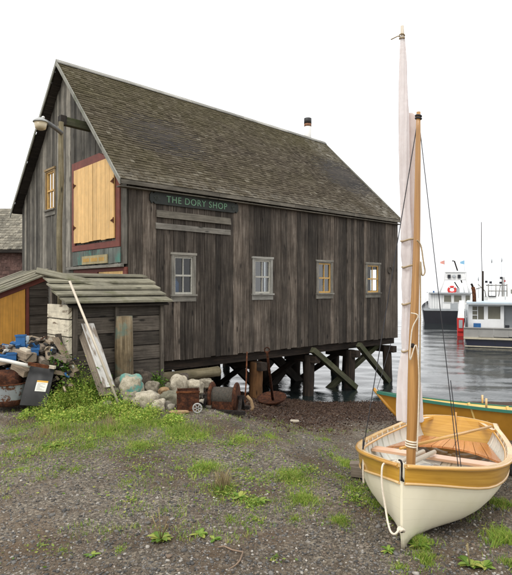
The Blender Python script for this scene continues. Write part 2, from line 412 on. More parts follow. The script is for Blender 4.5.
# sail cloth
t = NT('sail_cloth'); n = t.noise(t.pos(), 9, 4, .6)
t.base(t.ramp(n, [(.3, (.88, .845, .82)), (.7, (.94, .92, .90))])); t.set(Roughness=.85)
tr = t.n('ShaderNodeBsdfTranslucent'); tr.inputs[0].default_value = (.8, .68, .66, 1)
mx = t.n('ShaderNodeMixShader'); mx.inputs[0].default_value = .42
t.l(t.p.outputs[0], mx.inputs[1]); t.l(tr.outputs[0], mx.inputs[2]); t.l(mx.outputs[0], t.out.inputs[0])
t.bump(t.noise(t.pos(), 16, 4, .55), .3, .02); M['sail'] = t.m
M['sailpink'] = t.m.copy(); M['sailpink'].name = 'tanned_sail_cloth'
for e_, c_ in zip([x for x in M['sailpink'].node_tree.nodes if x.type == 'VALTORGB'][0].color_ramp.elements, ((.72, .62, .56, 1), (.84, .75, .69, 1))): e_.color = c_

# ground
t = NT('gravel_ground'); p = t.pos()
vo = t.n('ShaderNodeTexVoronoi'); vo.inputs['Scale'].default_value = 48; t.l(p, vo.inputs['Vector'])
vo2 = t.n('ShaderNodeTexVoronoi'); vo2.inputs['Scale'].default_value = 120; t.l(p, vo2.inputs['Vector'])
sep = t.n('ShaderNodeSeparateColor'); t.l(vo.outputs['Color'], sep.inputs[0])
sep2 = t.n('ShaderNodeSeparateColor'); t.l(vo2.outputs['Color'], sep2.inputs[0])
c1 = t.ramp(sep.outputs[0], [(0, (.035, .032, .028)), (.4, (.105, .097, .086)), (.8, (.21, .195, .172)), (1, (.42, .39, .34))])
c2 = t.ramp(sep2.outputs[0], [(0, (.035, .029, .023)), (.6, (.125, .104, .083)), (1, (.28, .245, .2))])
gr = t.mix(.45, c1, c2)
soil = t.ramp(t.noise(p, 40, 6, .7), [(.3, (.042, .029, .019)), (.7, (.14, .10, .066))])
sf = t.ramp(t.noise(p, .9, 7, .68), [(.45, (0,)*3), (.6, (.85,)*3)])
col = t.mix(sf, gr, soil)
col = t.mix(1, col, t.ramp(t.noise(p, .55, 6, .62), [(.36, (.66, .60, .52)), (.62, (1.20, 1.14, 1.03))]), 'MULTIPLY')
at = t.n('ShaderNodeAttribute', attribute_name='wrack')
wr = t.ramp(t.noise(p, 35, 6, .7), [(.35, (.025, .014, .010)), (.65, (.095, .054, .036))])
wk = t.math('ADD', at.outputs['Fac'], t.math('MULTIPLY', t.math('SUBTRACT', t.noise(p, 2.5, 6, .7), .5), 1.2))
wk = t.math('MULTIPLY', wk, at.outputs['Fac'], True)
col = t.mix(wk, col, wr)
t.base(col); t.set(Roughness=.9); t.p.inputs['Specular IOR Level'].default_value = .25
t.bump(t.math('ADD', vo.outputs['Distance'], vo2.outputs['Distance']), .6, .012); M['ground'] = t.m
t = NT('gravel_stone'); c = t.ramp(t.island(), [(0, (.034, .031, .028)), (.35, (.092, .086, .079)), (.6, (.165, .153, .138)), (.8, (.155, .108, .072)), (.92, (.25, .23, .2)), (.98, (.34, .31, .27)), (1, (.46, .42, .36))])
c = t.mix(.4, c, t.mix(1, c, t.ramp(t.noise(t.pos(), 90, 3, .6), [(.3, (.5,)*3), (.7, (1.4,)*3)]), 'MULTIPLY'))
t.base(c); t.set(Roughness=.8); M['pebble'] = t.m

# water
t = NT('harbour_water'); t.base(c3(.012, .017, .017)); t.set(Roughness=.03, IOR=1.33)
mp = t.n('ShaderNodeMapping'); mp.inputs['Scale'].default_value = (1, 1.6, 1); t.l(t.pos(), mp.inputs[0])
t.bump(t.math('ADD', t.noise(mp.outputs[0], 4.5, 4, .6, .4), t.math('MULTIPLY', t.noise(mp.outputs[0], 14, 2, .5), .35)), .3, .022); M['water'] = t.m

# ------------------------------------------------------------------ ground, water
def np_mesh(name, verts, quads=None, tris=None, mat=None, smooth=False):
    me = bpy.data.meshes.new(name)
    nq = 0 if quads is None else len(quads); nt = 0 if tris is None else len(tris)
    me.vertices.add(len(verts)); me.vertices.foreach_set('co', np.asarray(verts, np.float32).ravel())
    idx = np.concatenate([x.ravel() for x in (quads, tris) if x is not None]).astype(np.int32)
    me.loops.add(len(idx)); me.loops.foreach_set('vertex_index', idx)
    me.polygons.add(nq+nt)
    me.polygons.foreach_set('loop_start', np.concatenate([np.arange(nq)*4, nq*4+np.arange(nt)*3]).astype(np.int32))
    if smooth: me.polygons.foreach_set('use_smooth', np.ones(nq+nt, bool))
    me.update(calc_edges=True); me.validate()
    o = bpy.data.objects.new(name, me); COL.objects.link(o)
    if mat: me.materials.append(mat)
    return o
def grid_quads(nr, nc):
    i = np.arange(nr-1)[:, None]*nc+np.arange(nc-1)[None, :]
    return np.stack([i, i+1, i+nc+1, i+nc], -1).reshape(-1, 4)

xs = np.concatenate([np.linspace(-90, -14, 20)[:-1], np.linspace(-14, 12, 190), np.linspace(12, 90, 20)[1:]])
ys = np.concatenate([np.linspace(-40, 1, 18)[:-1], np.linspace(1, 19, 170), np.linspace(19, 60, 25)[1:]])
vv = np.array([(x, y, gz(x, y)) for y in ys for x in xs])
ground = np_mesh('ground', vv, grid_quads(len(ys), len(xs)), None, M['ground'], True)
at = ground.data.attributes.new('wrack', 'FLOAT', 'POINT')
def wrack(x, y):
    t = shore_t(x, y); lo = max(.05, min(.52, .15+.21*x))
    k = max(0, min(1, (t-lo)/.18)) if t < 1.3 else 1
    return k if x > -3 else k*max(0, min(1, (x+6)/3))
at.data.foreach_set('value', [wrack(x, y) for x, y, z in vv])
tag(ground, kind='structure')

yw = [8.0]
while yw[-1] < 420: yw.append(yw[-1]*1.0085+.012)
while yw[-1] < 9000: yw.append(yw[-1]*1.25)
yw = np.array(yw); tw = np.linspace(-1.5, 1.5, 300)
X = yw[:, None]*tw[None, :]; Y = np.repeat(yw[:, None], len(tw), 1); Z = np.zeros_like(X)
dy = np.gradient(yw)[:, None]; dx = yw[:, None]*(tw[1]-tw[0])
for k in range(46):
    lam = .28*(14**(k/45)); th = rng.normal(PI*.5-.35, .55); ph = rng.uniform(0, 6.28)
    amp = .0022*lam**.7*rng.uniform(.5, 1.3)
    fil = np.clip(lam/(3*np.maximum(dy, dx*.6))-.6, 0, 1)
    Z += amp*fil*np.sin(2*PI/lam*(X*math.cos(th)+Y*math.sin(th))+ph)
water = np_mesh('water', np.stack([X, Y, Z-1.0], -1).reshape(-1, 3), grid_quads(len(yw), len(tw)), None, M['water'], True)
tag(water, kind='structure')

# ------------------------------------------------------------------ the boat shop
L, WID = 9.67, 6.35
shop = thing('boat_shop', P(0, 0, 0), 'dark weathered board boat shop on wooden piles with mossy shingle roof', 'building')
def ridge(s): return 7.54-.23*max(0, min(1, s/L))**1.2
def roofz(s, t):                                 # top of the roof plane over (s,t)
    if t <= 3.1: return 4.2+(t+.15)/3.25*(ridge(s)-4.2)
    return 4.2+(6.54-t)/3.44*(ridge(s)-4.2)
fl = lambda u, z, d: P(u, -d, z)                 # long wall, d = outwards
fg = lambda u, z, d: P(-d, u, z)                 # gable wall
fe = lambda u, z, d: P(L+d, u, z)                # far end wall
fr = lambda u, z, d: P(u, WID+d, z)              # rear wall

def cells(opens, u0, u1, step):
    b = {u0, u1}
    for o in opens: b |= {o[0], o[1]}
    fixed = sorted(b); out = []
    for a, c in zip(fixed, fixed[1:]):
        x = a; cur = [a]
        while c-x > step[1]*1.4: x += U(*step); cur.append(x)
        out += cur
    return sorted(set(out+[u1]))
def segs(a, b, opens, z0, z1):
    m = (a+b)/2; cut = sorted([(o[2], o[3]) for o in opens if o[0] < m < o[1]]); z = z0; r = []
    for c in cut:
        if c[0] > z: r.append((z, c[0]))
        z = max(z, c[1])
    r.append((z, None)); return r
def wallplanks(mb, f, opens, u0, u1, zb, zt, step=(.13, .24), d0=0, th=.024, jit=.016, gap=.009, ragged=.012):
    bs = cells(opens, u0, u1, step)
    for a, b in zip(bs, bs[1:]):
        off = d0+U(0, jit); rg = U(-ragged, ragged)
        for k, (z0, z1) in enumerate(segs(a, b, opens, 0, 99)):
            lo = [zb(a), zb(b)] if k == 0 else [z0, z0]
            if k == 0: lo = [lo[0]+rg, lo[1]+rg+U(-.008, .008)]
            hi = [z1, z1] if z1 else [zt(a), zt(b)]
            if min(hi[0]-lo[0], hi[1]-lo[1]) < .02: continue
            a2, b2 = a+gap/2, b-gap/2
            mb.hexa([f(a2, lo[0], off), f(b2, lo[1], off), f(b2, lo[1], off+th), f(a2, lo[0], off+th),
                     f(a2, hi[0], off), f(b2, hi[1], off), f(b2, hi[1], off+th), f(a2, hi[0], off+th)])
def backing(mb, f, opens, u0, u1, zb, zt, extra=(), d=-.03):
    b = sorted({u0, u1, *extra, *[x for o in opens for x in o[:2]]})
    for a, c in zip(b, b[1:]):
        for k, (z0, z1) in enumerate(segs(a, c, opens, 0, 99)):
            lo = [zb(a)+.04, zb(c)+.04] if k == 0 else [z0, z0]; hi = [z1, z1] if z1 else [zt(a), zt(c)]
            mb.hexa([f(a, lo[0], d), f(c, lo[1], d), f(c, lo[1], d+.026), f(a, lo[0], d+.026),
                     f(a, hi[0], d), f(c, hi[1], d), f(c, hi[1], d+.026), f(a, hi[0], d+.026)])

wins = [(1.02, 1.66), (3.37, 4.05), (5.73, 6.40), (7.95, 8.68)]
lopen = [(a+.06, b-.06, 1.80, 2.70) for a, b in wins]
zbL = lambda u: .41-.03*u/L
ztL = lambda u: roofz(u, 0)-.09
mb = MB(); wallplanks(mb, fl, lopen, 0, L, zbL, ztL); mb.build('wall', M['wall'], shop)
mb = MB(); backing(mb, fl, lopen, 0, L, zbL, ztL); mb.build('gap_backing', M['dark'], shop)  # added dark layer that stops light showing through the siding gaps
gopen = [(3.84, 4.40, 4.02, 5.06)]
ztG = lambda u: roofz(0, u)-.10
mb = MB(); wallplanks(mb, fg, gopen, 0, 3.1, lambda u: 2.5, ztG, (.11, .2)); wallplanks(mb, fg, gopen, 3.1, WID, lambda u: .5, ztG, (.11, .2))
wallplanks(mb, fg, [], 2.65, 3.1, lambda u: .5, lambda u: 2.498, (.11, .2))
mb.build('wall', M['gable'], shop)
mb = MB(); backing(mb, fg, gopen, 0, WID, lambda u: .5, lambda u: ztG(u)-.02, (3.1,)); mb.build('gap_backing', M['dark'], shop)  # same added light-blocking layer behind the gable boards
mb = MB(); wallplanks(mb, fe, [(.55, 1.05, 1.9, 2.6)], 0, WID, lambda u: .45, lambda u: roofz(L, u)-.1); mb.build('wall', M['wall'], shop)
mb = MB(); wallplanks(mb, fr, [], 0, L, lambda u: .5, lambda u: roofz(u, WID)-.1); mb.build('wall', M['wall'], shop)

# roof
def shingles(mb, ta, tb, rows, s0, s1, attr):
    def RP(s, q, up):
        t = ta+(tb-ta)*q; z = roofz(s, t)-.05*math.sin(PI*min(1, max(0, q)))*(.6+.4*math.sin(s*.9))
        sl = V((0, 0, 1))*abs(tb-ta)+(-E2 if tb > ta else E2)*3.3
        return P(s, t, z)+sl.normalized()*up
    for i in range(rows):
        q0 = i/rows; q1 = min(1.0, q0+1.32/rows); s = s0+U(-.1, 0)
        wob = U(-.002, .002)
        while s < s1:
            w = U(.07, .17); a, b = max(s, s0), min(s+w-.005, s1); s += w
            if b-a < .03: continue
            qa = max(0, q0+wob+U(-.003, .003)); lift = .015+U(0, .009)
            mb.hexa([RP(a, qa, lift-.014), RP(b, qa, lift-.014), RP(b, qa, lift), RP(a, qa, lift),
                     RP(a, q1, -.006), RP(b, q1, -.006), RP(b, q1, .004), RP(a, q1, .004)])
            q = q0; sn = a/L
            attr[0] += [max(0, (q-.55)*1.5)*(.5+.9*sn)+max(0, .6-sn)*.55-.12]*8
            attr[1] += [max(0, 1-abs(sn-.93)/.09) if sn > .8 else max(0, .12-q)*4]*8
for ta, tb in ((-.17, 3.1), (6.56, 3.1)):
    mb = MB(); at = [[], []]; shingles(mb, ta, tb, 46, -.27, 9.7, at)
    o = mb.build('roof', M['shingle'], shop)
    for nm, vals in zip(('moss', 'bleach'), at):
        a = o.data.attributes.new(nm, 'FLOAT', 'POINT'); a.data.foreach_set('value', vals)
    if ta < 0: roof = o
    ORG[o.name] = ORG[shop.name]
mb = MB()
for ta, tb in ((-.14, 3.1), (6.5, 3.1)):         # sheathing under the shingles
    n = 12
    for i in range(n):
        t0, t1 = ta+(tb-ta)*i/n, ta+(tb-ta)*(i+.985)/n
        mb.hexa([P(-.24, t0, roofz(0, t0)-.075), P(9.69, t0, roofz(L, t0)-.075), P(9.69, t0, roofz(L, t0)-.02), P(-.24, t0, roofz(0, t0)-.02),
                 P(-.24, t1, roofz(0, t1)-.075), P(9.69, t1, roofz(L, t1)-.075), P(9.69, t1, roofz(L, t1)-.02), P(-.24, t1, roofz(0, t1)-.02)])
mb.build('roof_sheathing', M['dark'], shop)
mb = MB()                                         # rake boards on both gables
for s in (-.275, 9.70):
    for ta, tb in ((-.2, 3.1), (6.6, 3.1)):
        mb = MB()
        for k in range(3):
            a, b = ta+(tb-ta)*k/3, ta+(tb-ta)*(k+.995)/3
            za, zb_ = roofz(s, a)+.035, roofz(s, b)+.035
            mb.hexa([P(s-.022, a, za-.12), P(s+.0, a, za-.12), P(s+.0, a, za), P(s-.022, a, za),
                     P(s-.022, b, zb_-.12), P(s+.0, b, zb_-.12), P(s+.0, b, zb_), P(s-.022, b, zb_)])
        mb.build('rake_board', M['rake'], shop)
mb = MB()
for k in range(4):
    a, b = -.26+k*2.49, -.26+(k+1)*2.49-.01
    mb.box(P(a, -.205, 4.085), E1*(b-a), E2*.03, V((0, 0, .085)))
    mb.box(P(a, -.165, 4.03), E1*(b-a), E2*.16, V((0, 0, .025)))
mb.build('fascia', M['fasc'], shop)
mb = MB()
for k in range(5):
    a, b = -.29+k*2.0, -.29+(k+1)*2.0-.01
    for sg in (-1, 1):
        mb.hexa([P(a, 3.1, ridge(a)+.045), P(a, 3.1+sg*.085, ridge(a)-.045), P(a, 3.1+sg*.085, ridge(a)-.02), P(a, 3.1, ridge(a)+.07),
                 P(b, 3.1, ridge(b)+.045), P(b, 3.1+sg*.085, ridge(b)-.045), P(b, 3.1+sg*.085, ridge(b)-.02), P(b, 3.1, ridge(b)+.07)])
mb.build('ridge_cap', M['trim'], shop)
# flue
fp = P(9.0, 3.32, 0); zf = roofz(9.0, 3.32)+.2
mb = MB(); mb.lathe((fp.x, fp.y, zf-.1), [(.13, -.2), (.13, .62)], 16); flue = mb.build('flue', M['pipewhite'], shop)
mb = MB(); mb.lathe((fp.x, fp.y, zf+.52), [(.134, 0), (.134, .12)], 16); mb.build('flue_band', M['flueband'], flue)
mb = MB(); mb.lathe((fp.x, fp.y, zf+.62), [(.137, 0), (.137, .2), (.05, .22)], 16); mb.build('flue_cap', M['flueblack'], flue)

def window(f, u0, u1, z0, z1, sash, case, glassm, sillm, parent, label=None, depth=.04, top=True):
    cw = .075
    mb = MB()
    def bx(a, b, za, zb_, d0, d1, m): m.hexa([f(a, za, d0), f(b, za, d0), f(b, za, d1), f(a, za, d1), f(a, zb_, d0), f(b, zb_, d0), f(b, zb_, d1), f(a, zb_, d1)])
    bx(u0, u0+cw, z0+.10, z1-.05, .0, .058, mb); bx(u1-cw, u1, z0+.10, z1-.05, .0, .058, mb)
    bx(u0-.02, u1+.02, z1-.05, z1+.0, .0, .075, mb); bx(u0+cw, u1-cw, z1-.09, z1-.05, 0, .05, mb)
    w = mb.build('window', case, parent)
    if label: w['label'] = label
    mb = MB(); bx(u0-.02, u1+.02, z0+.06, z0+.10, 0, .10, mb); bx(u0-.01, u1+.01, z0-.06, z0+.06, 0, .055, mb); mb.build('sill', sillm, w)
    a, b, c, d = u0+cw, u1-cw, z0+.10, z1-.09
    mb = MB(); r = .035; m = (c+d)/2
    bx(a, a+r, c, d, -.02, .028, mb); bx(b-r, b, c, d, -.02, .028, mb)
    bx(a+r, b-r, c, c+r*1.3, -.02, .028, mb); bx(a+r, b-r, d-r, d, -.02, .028, mb); bx(a+r, b-r, m-.02, m+.02, -.02, .032, mb)
    bx((a+b)/2-.011, (a+b)/2+.011, c+r*1.3, m-.02, -.01, .022, mb); bx((a+b)/2-.011, (a+b)/2+.011, m+.02, d-r, -.01, .022, mb)
    mb.build('sash', sash, w)
    mb = MB(); mb.v = [tuple(f(x, z_, .0)) for x, z_ in ((a+.01, c+.01), (b-.01, c+.01), (b-.01, d-.01), (a+.01, d-.01))]; mb.face((0, 1, 2, 3)); mb.build('pane', glassm, w)
    return w
window(fl, *wins[0], 1.75, 2.77, M['whitesash'], M['greywood'], M['glass'], M['greywood'], shop)
window(fl, *wins[1], 1.75, 2.77, M['whitesash'], M['trim'], M['glassdull'], M['trim'], shop)
window(fl, *wins[2], 1.75, 2.77, M['yellowsash'], M['greywood'], M['glassdull'], M['greywood'], shop, 'grey framed window with yellow sashes')
window(fl, *wins[3], 1.75, 2.77, M['yellowsash'], M['greywood'], M['glass'], M['greywood'], shop, 'yellow sash window with bright daylight behind it')
window(fg, 3.78, 4.46, 3.95, 5.13, M['yellowsash'], M['tanframe'], M['glassgab'], M['greywood'], shop, 'yellow window in the gable')

# loft door, lower door, trims
def slopeboard(mb, f, u0, u1, z0, z1, d0, d1, clip):
    mb.hexa([f(u0, z0, d0), f(u1, z0, d0), f(u1, z0, d1), f(u0, z0, d1),
             f(u0, min(z1, clip(u0)), d0), f(u1, min(z1, clip(u1)), d0), f(u1, min(z1, clip(u1)), d1), f(u0, min(z1, clip(u0)), d1)])
clip = lambda u: roofz(0, u)-.10
mb = MB()
for a, b, z0, z1 in ((2.50, 2.68, 3.0, 4.98), (.24, .42, 2.86, 4.98), (2.495, 1.2, 4.79, 4.98), (1.2, .42, 4.79, 4.98), (.42, 2.68, 2.86, 2.995)):
    slopeboard(mb, fg, a, b, z0, z1, .036, .066, clip)
dframe = mb.build('door_frame', M['redframe'], shop)
for a, b, hz in ((1.46, 2.49, 1), (.43, 1.44, -1)):
    mb = MB(); n = 5
    for k in range(n):
        x0, x1 = a+(b-a)*k/n, a+(b-a)*(k+1)/n-.009
        slopeboard(mb, fg, x0, x1, 3.04+U(-.012, .012), 4.78, .07+U(0, .005), .10, lambda u: clip(u)-.03)
    d = mb.build('loft_door', M['yellowdoor'], shop)
    hx = b-.02 if hz > 0 else a+.02
    for z in (3.42, 4.42 if hz > 0 else 4.25):
        h = MB(); h.hexa([fg(hx, z-.03, .103), fg(hx-hz*.12, z-.008, .103), fg(hx-hz*.12, z-.008, .112), fg(hx, z-.04, .112),
                          fg(hx, z+.04, .103), fg(hx-hz*.12, z+.008, .103), fg(hx-hz*.12, z+.008, .112), fg(hx, z+.04, .112)])
        h.bar(fg(hx+hz*.01, z-.06, .108), fg(hx+hz*.01, z+.06, .108), .02, .02); h.build('hinge', M['rustbright'], d)
mb = MB(); wallplanks(mb, fg, [], .22, 2.66, lambda u: 2.52, lambda u: 2.85, (.1, .2), .042, .012, .004, ragged=.006)
mb.build('painted_siding', M['gable_green'], shop)
mb = MB(); mb.hexa([fg(.1, 2.43, .04), fg(2.9, 2.43, .04), fg(2.9, 2.43, .12), fg(.1, 2.43, .12), fg(.1, 2.50, .04), fg(2.9, 2.50, .04), fg(2.9, 2.48, .12), fg(.1, 2.48, .12)])
mb.build('drip_board', M['greywood'], shop)
mb = MB()
for a, b, z0, z1 in ((.0, 2.65, 2.35, 2.425), (1.35, 2.44, 2.22, 2.346), (.0, .16, .5, 2.346), (2.45, 2.65, .5, 2.346)): slopeboard(mb, fg, a, b, z0, z1, .0, .035, clip)
mb.build('door_frame', M['redframe'], shop)
mb = MB()
for k in range(10): slopeboard(mb, fg, .165+k*.228, .165+k*.228+.224, .55, 2.215 if k > 4 else 2.345, .0, .02+U(0, .006), clip)
mb.build('lower_door', M['yellowdoor'], shop)
# hoist beam and lightning of the gable
mb = MB(); bp = P(-.02, 1.72, 5.66); mb.bar(bp+E1*.1, bp-E1*.72+V((0, 0, .03)), .15, .17); hb = mb.build('hoist_beam', M['brace'], shop)
mb = MB(); mb.bar(bp-E1*.60+V((0, 0, .024)), bp-E1*.73+V((0, 0, .03)), .19, .2); mb.build('beam_end', M['dark'], hb)
# floor, beams, piles, braces
mb = MB()
for k in range(22):
    mb.box(P(.03+k*.44, .03, .40), E1*.43, E2*(WID-.06), V((0, 0, .045)))
mb.build('floor', M['dark'], shop)
mb = MB()
for t in (.08, 2.2, 4.3, 6.15): mb.box(P(-.05, t+(.06 if t < 1 else 0), .17), E1*(L+.1), E2*.2, V((0, 0, .225)))
mb.build('sill_beam', M['pile'], shop)
PS = (.12, 1.95, 3.68, 5.67, 7.48, 9.36)
for t in (.17, 2.3, 4.4, 6.2):
    for i, s in enumerate(PS):
        if t > .2: s += U(-.25, .25)
        s = min(s, L-.15); r = U(.13, .155); q = P(s, t, 0); mb = MB()
        if t < .2 and i == 2: r = .165
        lean = V((U(-.03, .03), U(-.03, .03), 0)); base = max(-2.6, min(-.2, gz(q.x, q.y)-.4))
        n = 9; pts = [q+lean*(1-k/n)*2+V((0, 0, base+(.12-base)*k/n)) for k in range(n+1)]
        mb.tube(pts, [r*(1.08-.08*k/n) for k in range(n+1)], 12, rough=.05)
        mb.build('pile', M['pile_rusty'] if (t < .2 and i == 2) else M['pile'], shop)
        if t < .2 and i > 1:
            mb = MB(); mb.bar(q-E2*.3+V((0, 0, .02)), q+E2*.9+V((0, 0, .02)), .2, .2); mb.build('cap_beam', M['pile'], shop)
def brace(a, b, m, w=.1, h=.24, sp=None):
    mb = MB(); mb.bar(a, b, w, h, E2); mb.build('brace', m, shop)
brace(P(5.5, -.10, .30), P(7.35, -.12, -.95), M['brace'], .15, .15)
brace(P(7.55, -.08, .30), P(9.05, -.10, -.98), M['brace'], .15, .15)
brace(P(9.5, .42, .28), P(6.9, .62, -1.1), M['brace'], .15, .14)
brace(P(7.6, 2.05, .3), P(5.9, 2.05, -1.1), M['dark'], .24, .14)
brace(P(5.5, 2.0, .3), P(7.3, 2.05, -1.1), M['dark'], .24, .14)
brace(P(3.9, 2.05, .3), P(5.4, 2.05, -1.0), M['dark'], .24, .14)
brace(P(3.5, 2.05, .3), P(2.2, 2.05, -.9), M['dark'], .24, .14)
brace(P(9.3, 4.3, .3), P(7.6, 4.3, -1.1), M['dark'], .24, .14)

for s_, t_ in ((2.8, 1.2), (4.6, 3.3), (6.5, 1.1), (8.4, 3.2), (5.0, 5.3), (8.3, 1.0), (3.0, 3.4)):
    q = P(s_, t_, 0); mb = MB(); r = U(.07, .11); base = max(-2.6, gz(q.x, q.y)-.4)
    mb.tube([q+V((U(-.12, .12), U(-.1, .1), base)), q+V((U(-.03, .03), 0, -.3)), q+V((0, 0, .38))], [r*1.1, r*1.05, r], 10, rough=.06); mb.build('pile', M['pile'], shop)
brace(P(1.9, 2.2, .3), P(3.6, 2.3, -.8), M['dark'], .14, .12)
brace(P(7.5, 4.4, .3), P(9.2, 4.4, -1.1), M['dark'], .14, .12)
brace(P(3.75, .2, .25), P(3.9, 2.3, -.9), M['dark'], .12, .12)
brace(P(5.7, .2, .28), P(5.8, 2.3, -1.0), M['pile'], .14, .14)
brace(P(7.5, .2, .28), P(7.55, 2.3, -1.0), M['pile'], .14, .14)
# sign on the long wall
sg = thing('shop_sign', fl(.47, 3.79, .04), 'long dark carved sign with green letters reading THE DORY SHOP', 'sign')
mb = MB(); N = 40
def prof(u):
    e = min(u, 1-u)
    if e < .012: return .55
    if e < .03: return .8+.2*math.sin((e-.012)/.018*PI)
    if e < .05: return .72
    return 1
us = [0, .006, .012, .016, .021, .026, .03, .04, .05, .07, .93, .95, .96, .97, .974, .979, .984, .988, .994, 1]
for a, b in zip(us, us[1:]):
    f = lambda u, zz, d: fl(.47+u*2.42, 3.905+zz*.125*prof(u), d)
    mb.hexa([f(a, -1, .04), f(b, -1, .04), f(b, -1, .075), f(a, -1, .075), f(a, 1, .04), f(b, 1, .04), f(b, 1, .075), f(a, 1, .075)])
mb.build('board', M['signboard'], sg)
for sd in (0, 1):                                 # carved scrolls at both ends
    mb = MB()
    for k in range(3):
        c0 = (.47+.16 if sd == 0 else .47+2.42-.16); pts = []
        for i in range(14):
            a = i/13*4.5; r = .06*(1-i/16)
            pts.append(fl(c0+(1 if sd else -1)*(r*math.cos(a+k*2.1)+.0), 3.905+r*math.sin(a+k*2.1), .078))
        mb.tube(pts, .008, 5)
    mb.build('carving', M['signcarve'], sg)
def text(body, size, f, u, z, d, mat, parent, name, ext=.006, wscale=1):
    cu = bpy.data.curves.new(name, 'FONT'); cu.body = body; cu.size = size; cu.extrude = ext; cu.space_character = 1.12
    to = bpy.data.objects.new('tmp', cu); COL.objects.link(to); bpy.context.view_layer.update()
    me0 = to.to_mesh(); mb = MB()
    ws = max(v.co.x for v in me0.vertices)-min(v.co.x for v in me0.vertices)
    for v in me0.vertices: mb.v.append(tuple(f(u+v.co.x*wscale/ws, z+v.co.y, d+v.co.z)))
    for p in me0.polygons: mb.face(list(p.vertices))
    to.to_mesh_clear(); bpy.data.objects.remove(to)
    return mb.build(name, mat, parent)
text('THE DORY SHOP', .205, fl, .47+.40, 3.835, .079, M['signgreen'], sg, 'lettering', wscale=1.66)
for i, (a, b, z, h, lb) in enumerate(((.64, 2.66, 3.50, .155, 'upper weathered grey board nailed on the wall just below the dark carved sign'), (.62, 2.66, 3.255, .125, 'lower paler grey board nailed on the wall, second below the carved sign'))):
    mb = MB(); mb.hexa([fl(a, z, .04), fl(b, z-.01, .04), fl(b, z-.01, .07+.02*(i == 0)), fl(a, z, .07+.02*(i == 0)), fl(a, z+h, .04), fl(b, z+h-.01, .04), fl(b, z+h-.01, .065), fl(a, z+h, .065)])
    single('wall_board', mb, M['fasc'] if i == 0 else M['signplank'], fl(a, z, .04), lb, 'board', 'boards under the carved sign')
# small plaque on the gable, its writing worn past reading
pq = thing('plaque', fg(2.08, 2.52, .06), 'small faded yellow plaque below the loft door', 'sign')
mb = MB(); mb.hexa([fg(.78, 2.53, .06), fg(2.06, 2.53, .06), fg(2.06, 2.53, .085), fg(.78, 2.53, .085), fg(.78, 2.72, .06), fg(2.06, 2.72, .06), fg(2.06, 2.72, .085), fg(.78, 2.72, .085)])
mb.build('board', M['signgold'], pq)
mb = MB()
for k in range(16):
    u = 1.96-k*.068
    if k in (5, 11): continue
    mb.hexa([fg(u-.02, 2.585+U(-.008, .008), .086), fg(u+.02, 2.585, .086), fg(u+.02, 2.585, .089), fg(u-.02, 2.585, .089), fg(u-.02, 2.665+U(-.01, .01), .086), fg(u+.02, 2.665, .086), fg(u+.02, 2.665, .089), fg(u-.02, 2.665, .089)])
mb.build('worn_marks', M['plaquemark'], pq)

# lamp pole in front of the gable
lp = thing('lamp_post', (W(58, 300, 10.9).x, 10.9, 0), 'slender wooden pole with a hooded lamp on an angled arm before the gable', 'street lamp')
q0 = W(57, 300, 10.9); q1 = W(61.5, 122, 10.9)
mb = MB(); n = 14; b0 = V((q0.x, q0.y, -.2)); mb.tube([b0.lerp(q1, i/n)+V((.012*math.sin(i*1.3), 0, 0)) for i in range(n+1)], [.066-.018*i/n for i in range(n+1)], 10, rough=.04)
mb.build('pole', M['lampwood'], lp)
la = W(61.5, 133, 10.85); lb = W(45.5, 121.5, 10.4)
mb = MB(); mb.tube([la, la.lerp(lb, .5)+V((0, 0, .01)), lb], .045, 10); mb.build('arm', M['galvdark'], lp)
lc = W(40.5, 122, 10.35)
mb = MB(); mb.lathe(lc, [(.02, .08), (.06, .075), (.10, .045), (.135, .02), (.145, .0), (.14, -.01)][::-1], 20); ls = mb.build('lamp_shade', M['lampshade'], lp)
mb = MB(); mb.lathe(lc, [(.06, -.15), (.098, -.13), (.105, -.10), (.125, -.012)], 20); mb.build('lamp_bowl', M['lampglass'], ls)
mb = MB(); mb.lathe(lc+V((.05, 0, .07)), [(.03, 0), (.03, .03), (.01, .045)], 10); mb.build('photocell', M['pipewhite'], ls)

# ------------------------------------------------------------------ small lean-to shed
shed = thing('storage_shed', P(-.8, -.6, 0), 'low grey board shed with lapped plank roof against the shop corner', 'shed')
S0, S1, TF, TB = -1.62, .2, -1.02, -.1
mb = MB(); z = .42
fs = lambda u, z, d: P(u, TF-d, z); fw = lambda u, z, d: P(S0-d, u, z); fe2 = lambda u, z, d: P(S1+d, u, z)
while z < 1.72:
    h = min(U(.2, .3), 1.735-z); off = U(0, .012)
    mb.hexa([fs(S0+.02, z, off), fs(S1, z+.006, off), fs(S1, z+.006, off+.03), fs(S0+.02, z, off+.03), fs(S0+.02, z+h-.012, off), fs(S1, z+h-.012, off), fs(S1, z+h-.012, off+.022), fs(S0+.02, z+h-.012, off+.022)])
    mb.hexa([fe2(TF, z, 0), fe2(TB, z, 0), fe2(TB, z, .03), fe2(TF, z, .03), fe2(TF, z+h-.01, 0), fe2(TB, z+h-.01, 0), fe2(TB, z+h-.01, .022), fe2(TF, z+h-.01, .022)])
    z += h
mb.build('wall', M['shedwall'], shed)
mb = MB(); mb.box(P(S0+.04, TF+.03, .44), E1*(S1-S0-.06), E2*(TB-TF-.04), V((0, 0, 1.2))); mb.build('lining', M['dark'], shed)
mb = MB(); z = .56
for h in (.30, .30, .30, .26):
    mb.hexa([fw(TB+.02, z, .0), fw(TF-.03, z, 0), fw(TF-.03, z, .06), fw(TB+.02, z, .06), fw(TB+.02, z+h-.02, 0), fw(TF-.03, z+h-.02, 0), fw(TF-.03, z+h-.02, .055), fw(TB+.02, z+h-.02, .055)]); z += h
pw = mb.build('wall', M['peel'], shed); pw['label'] = 'end wall of thick pale planks with peeling paint'
mb = MB()
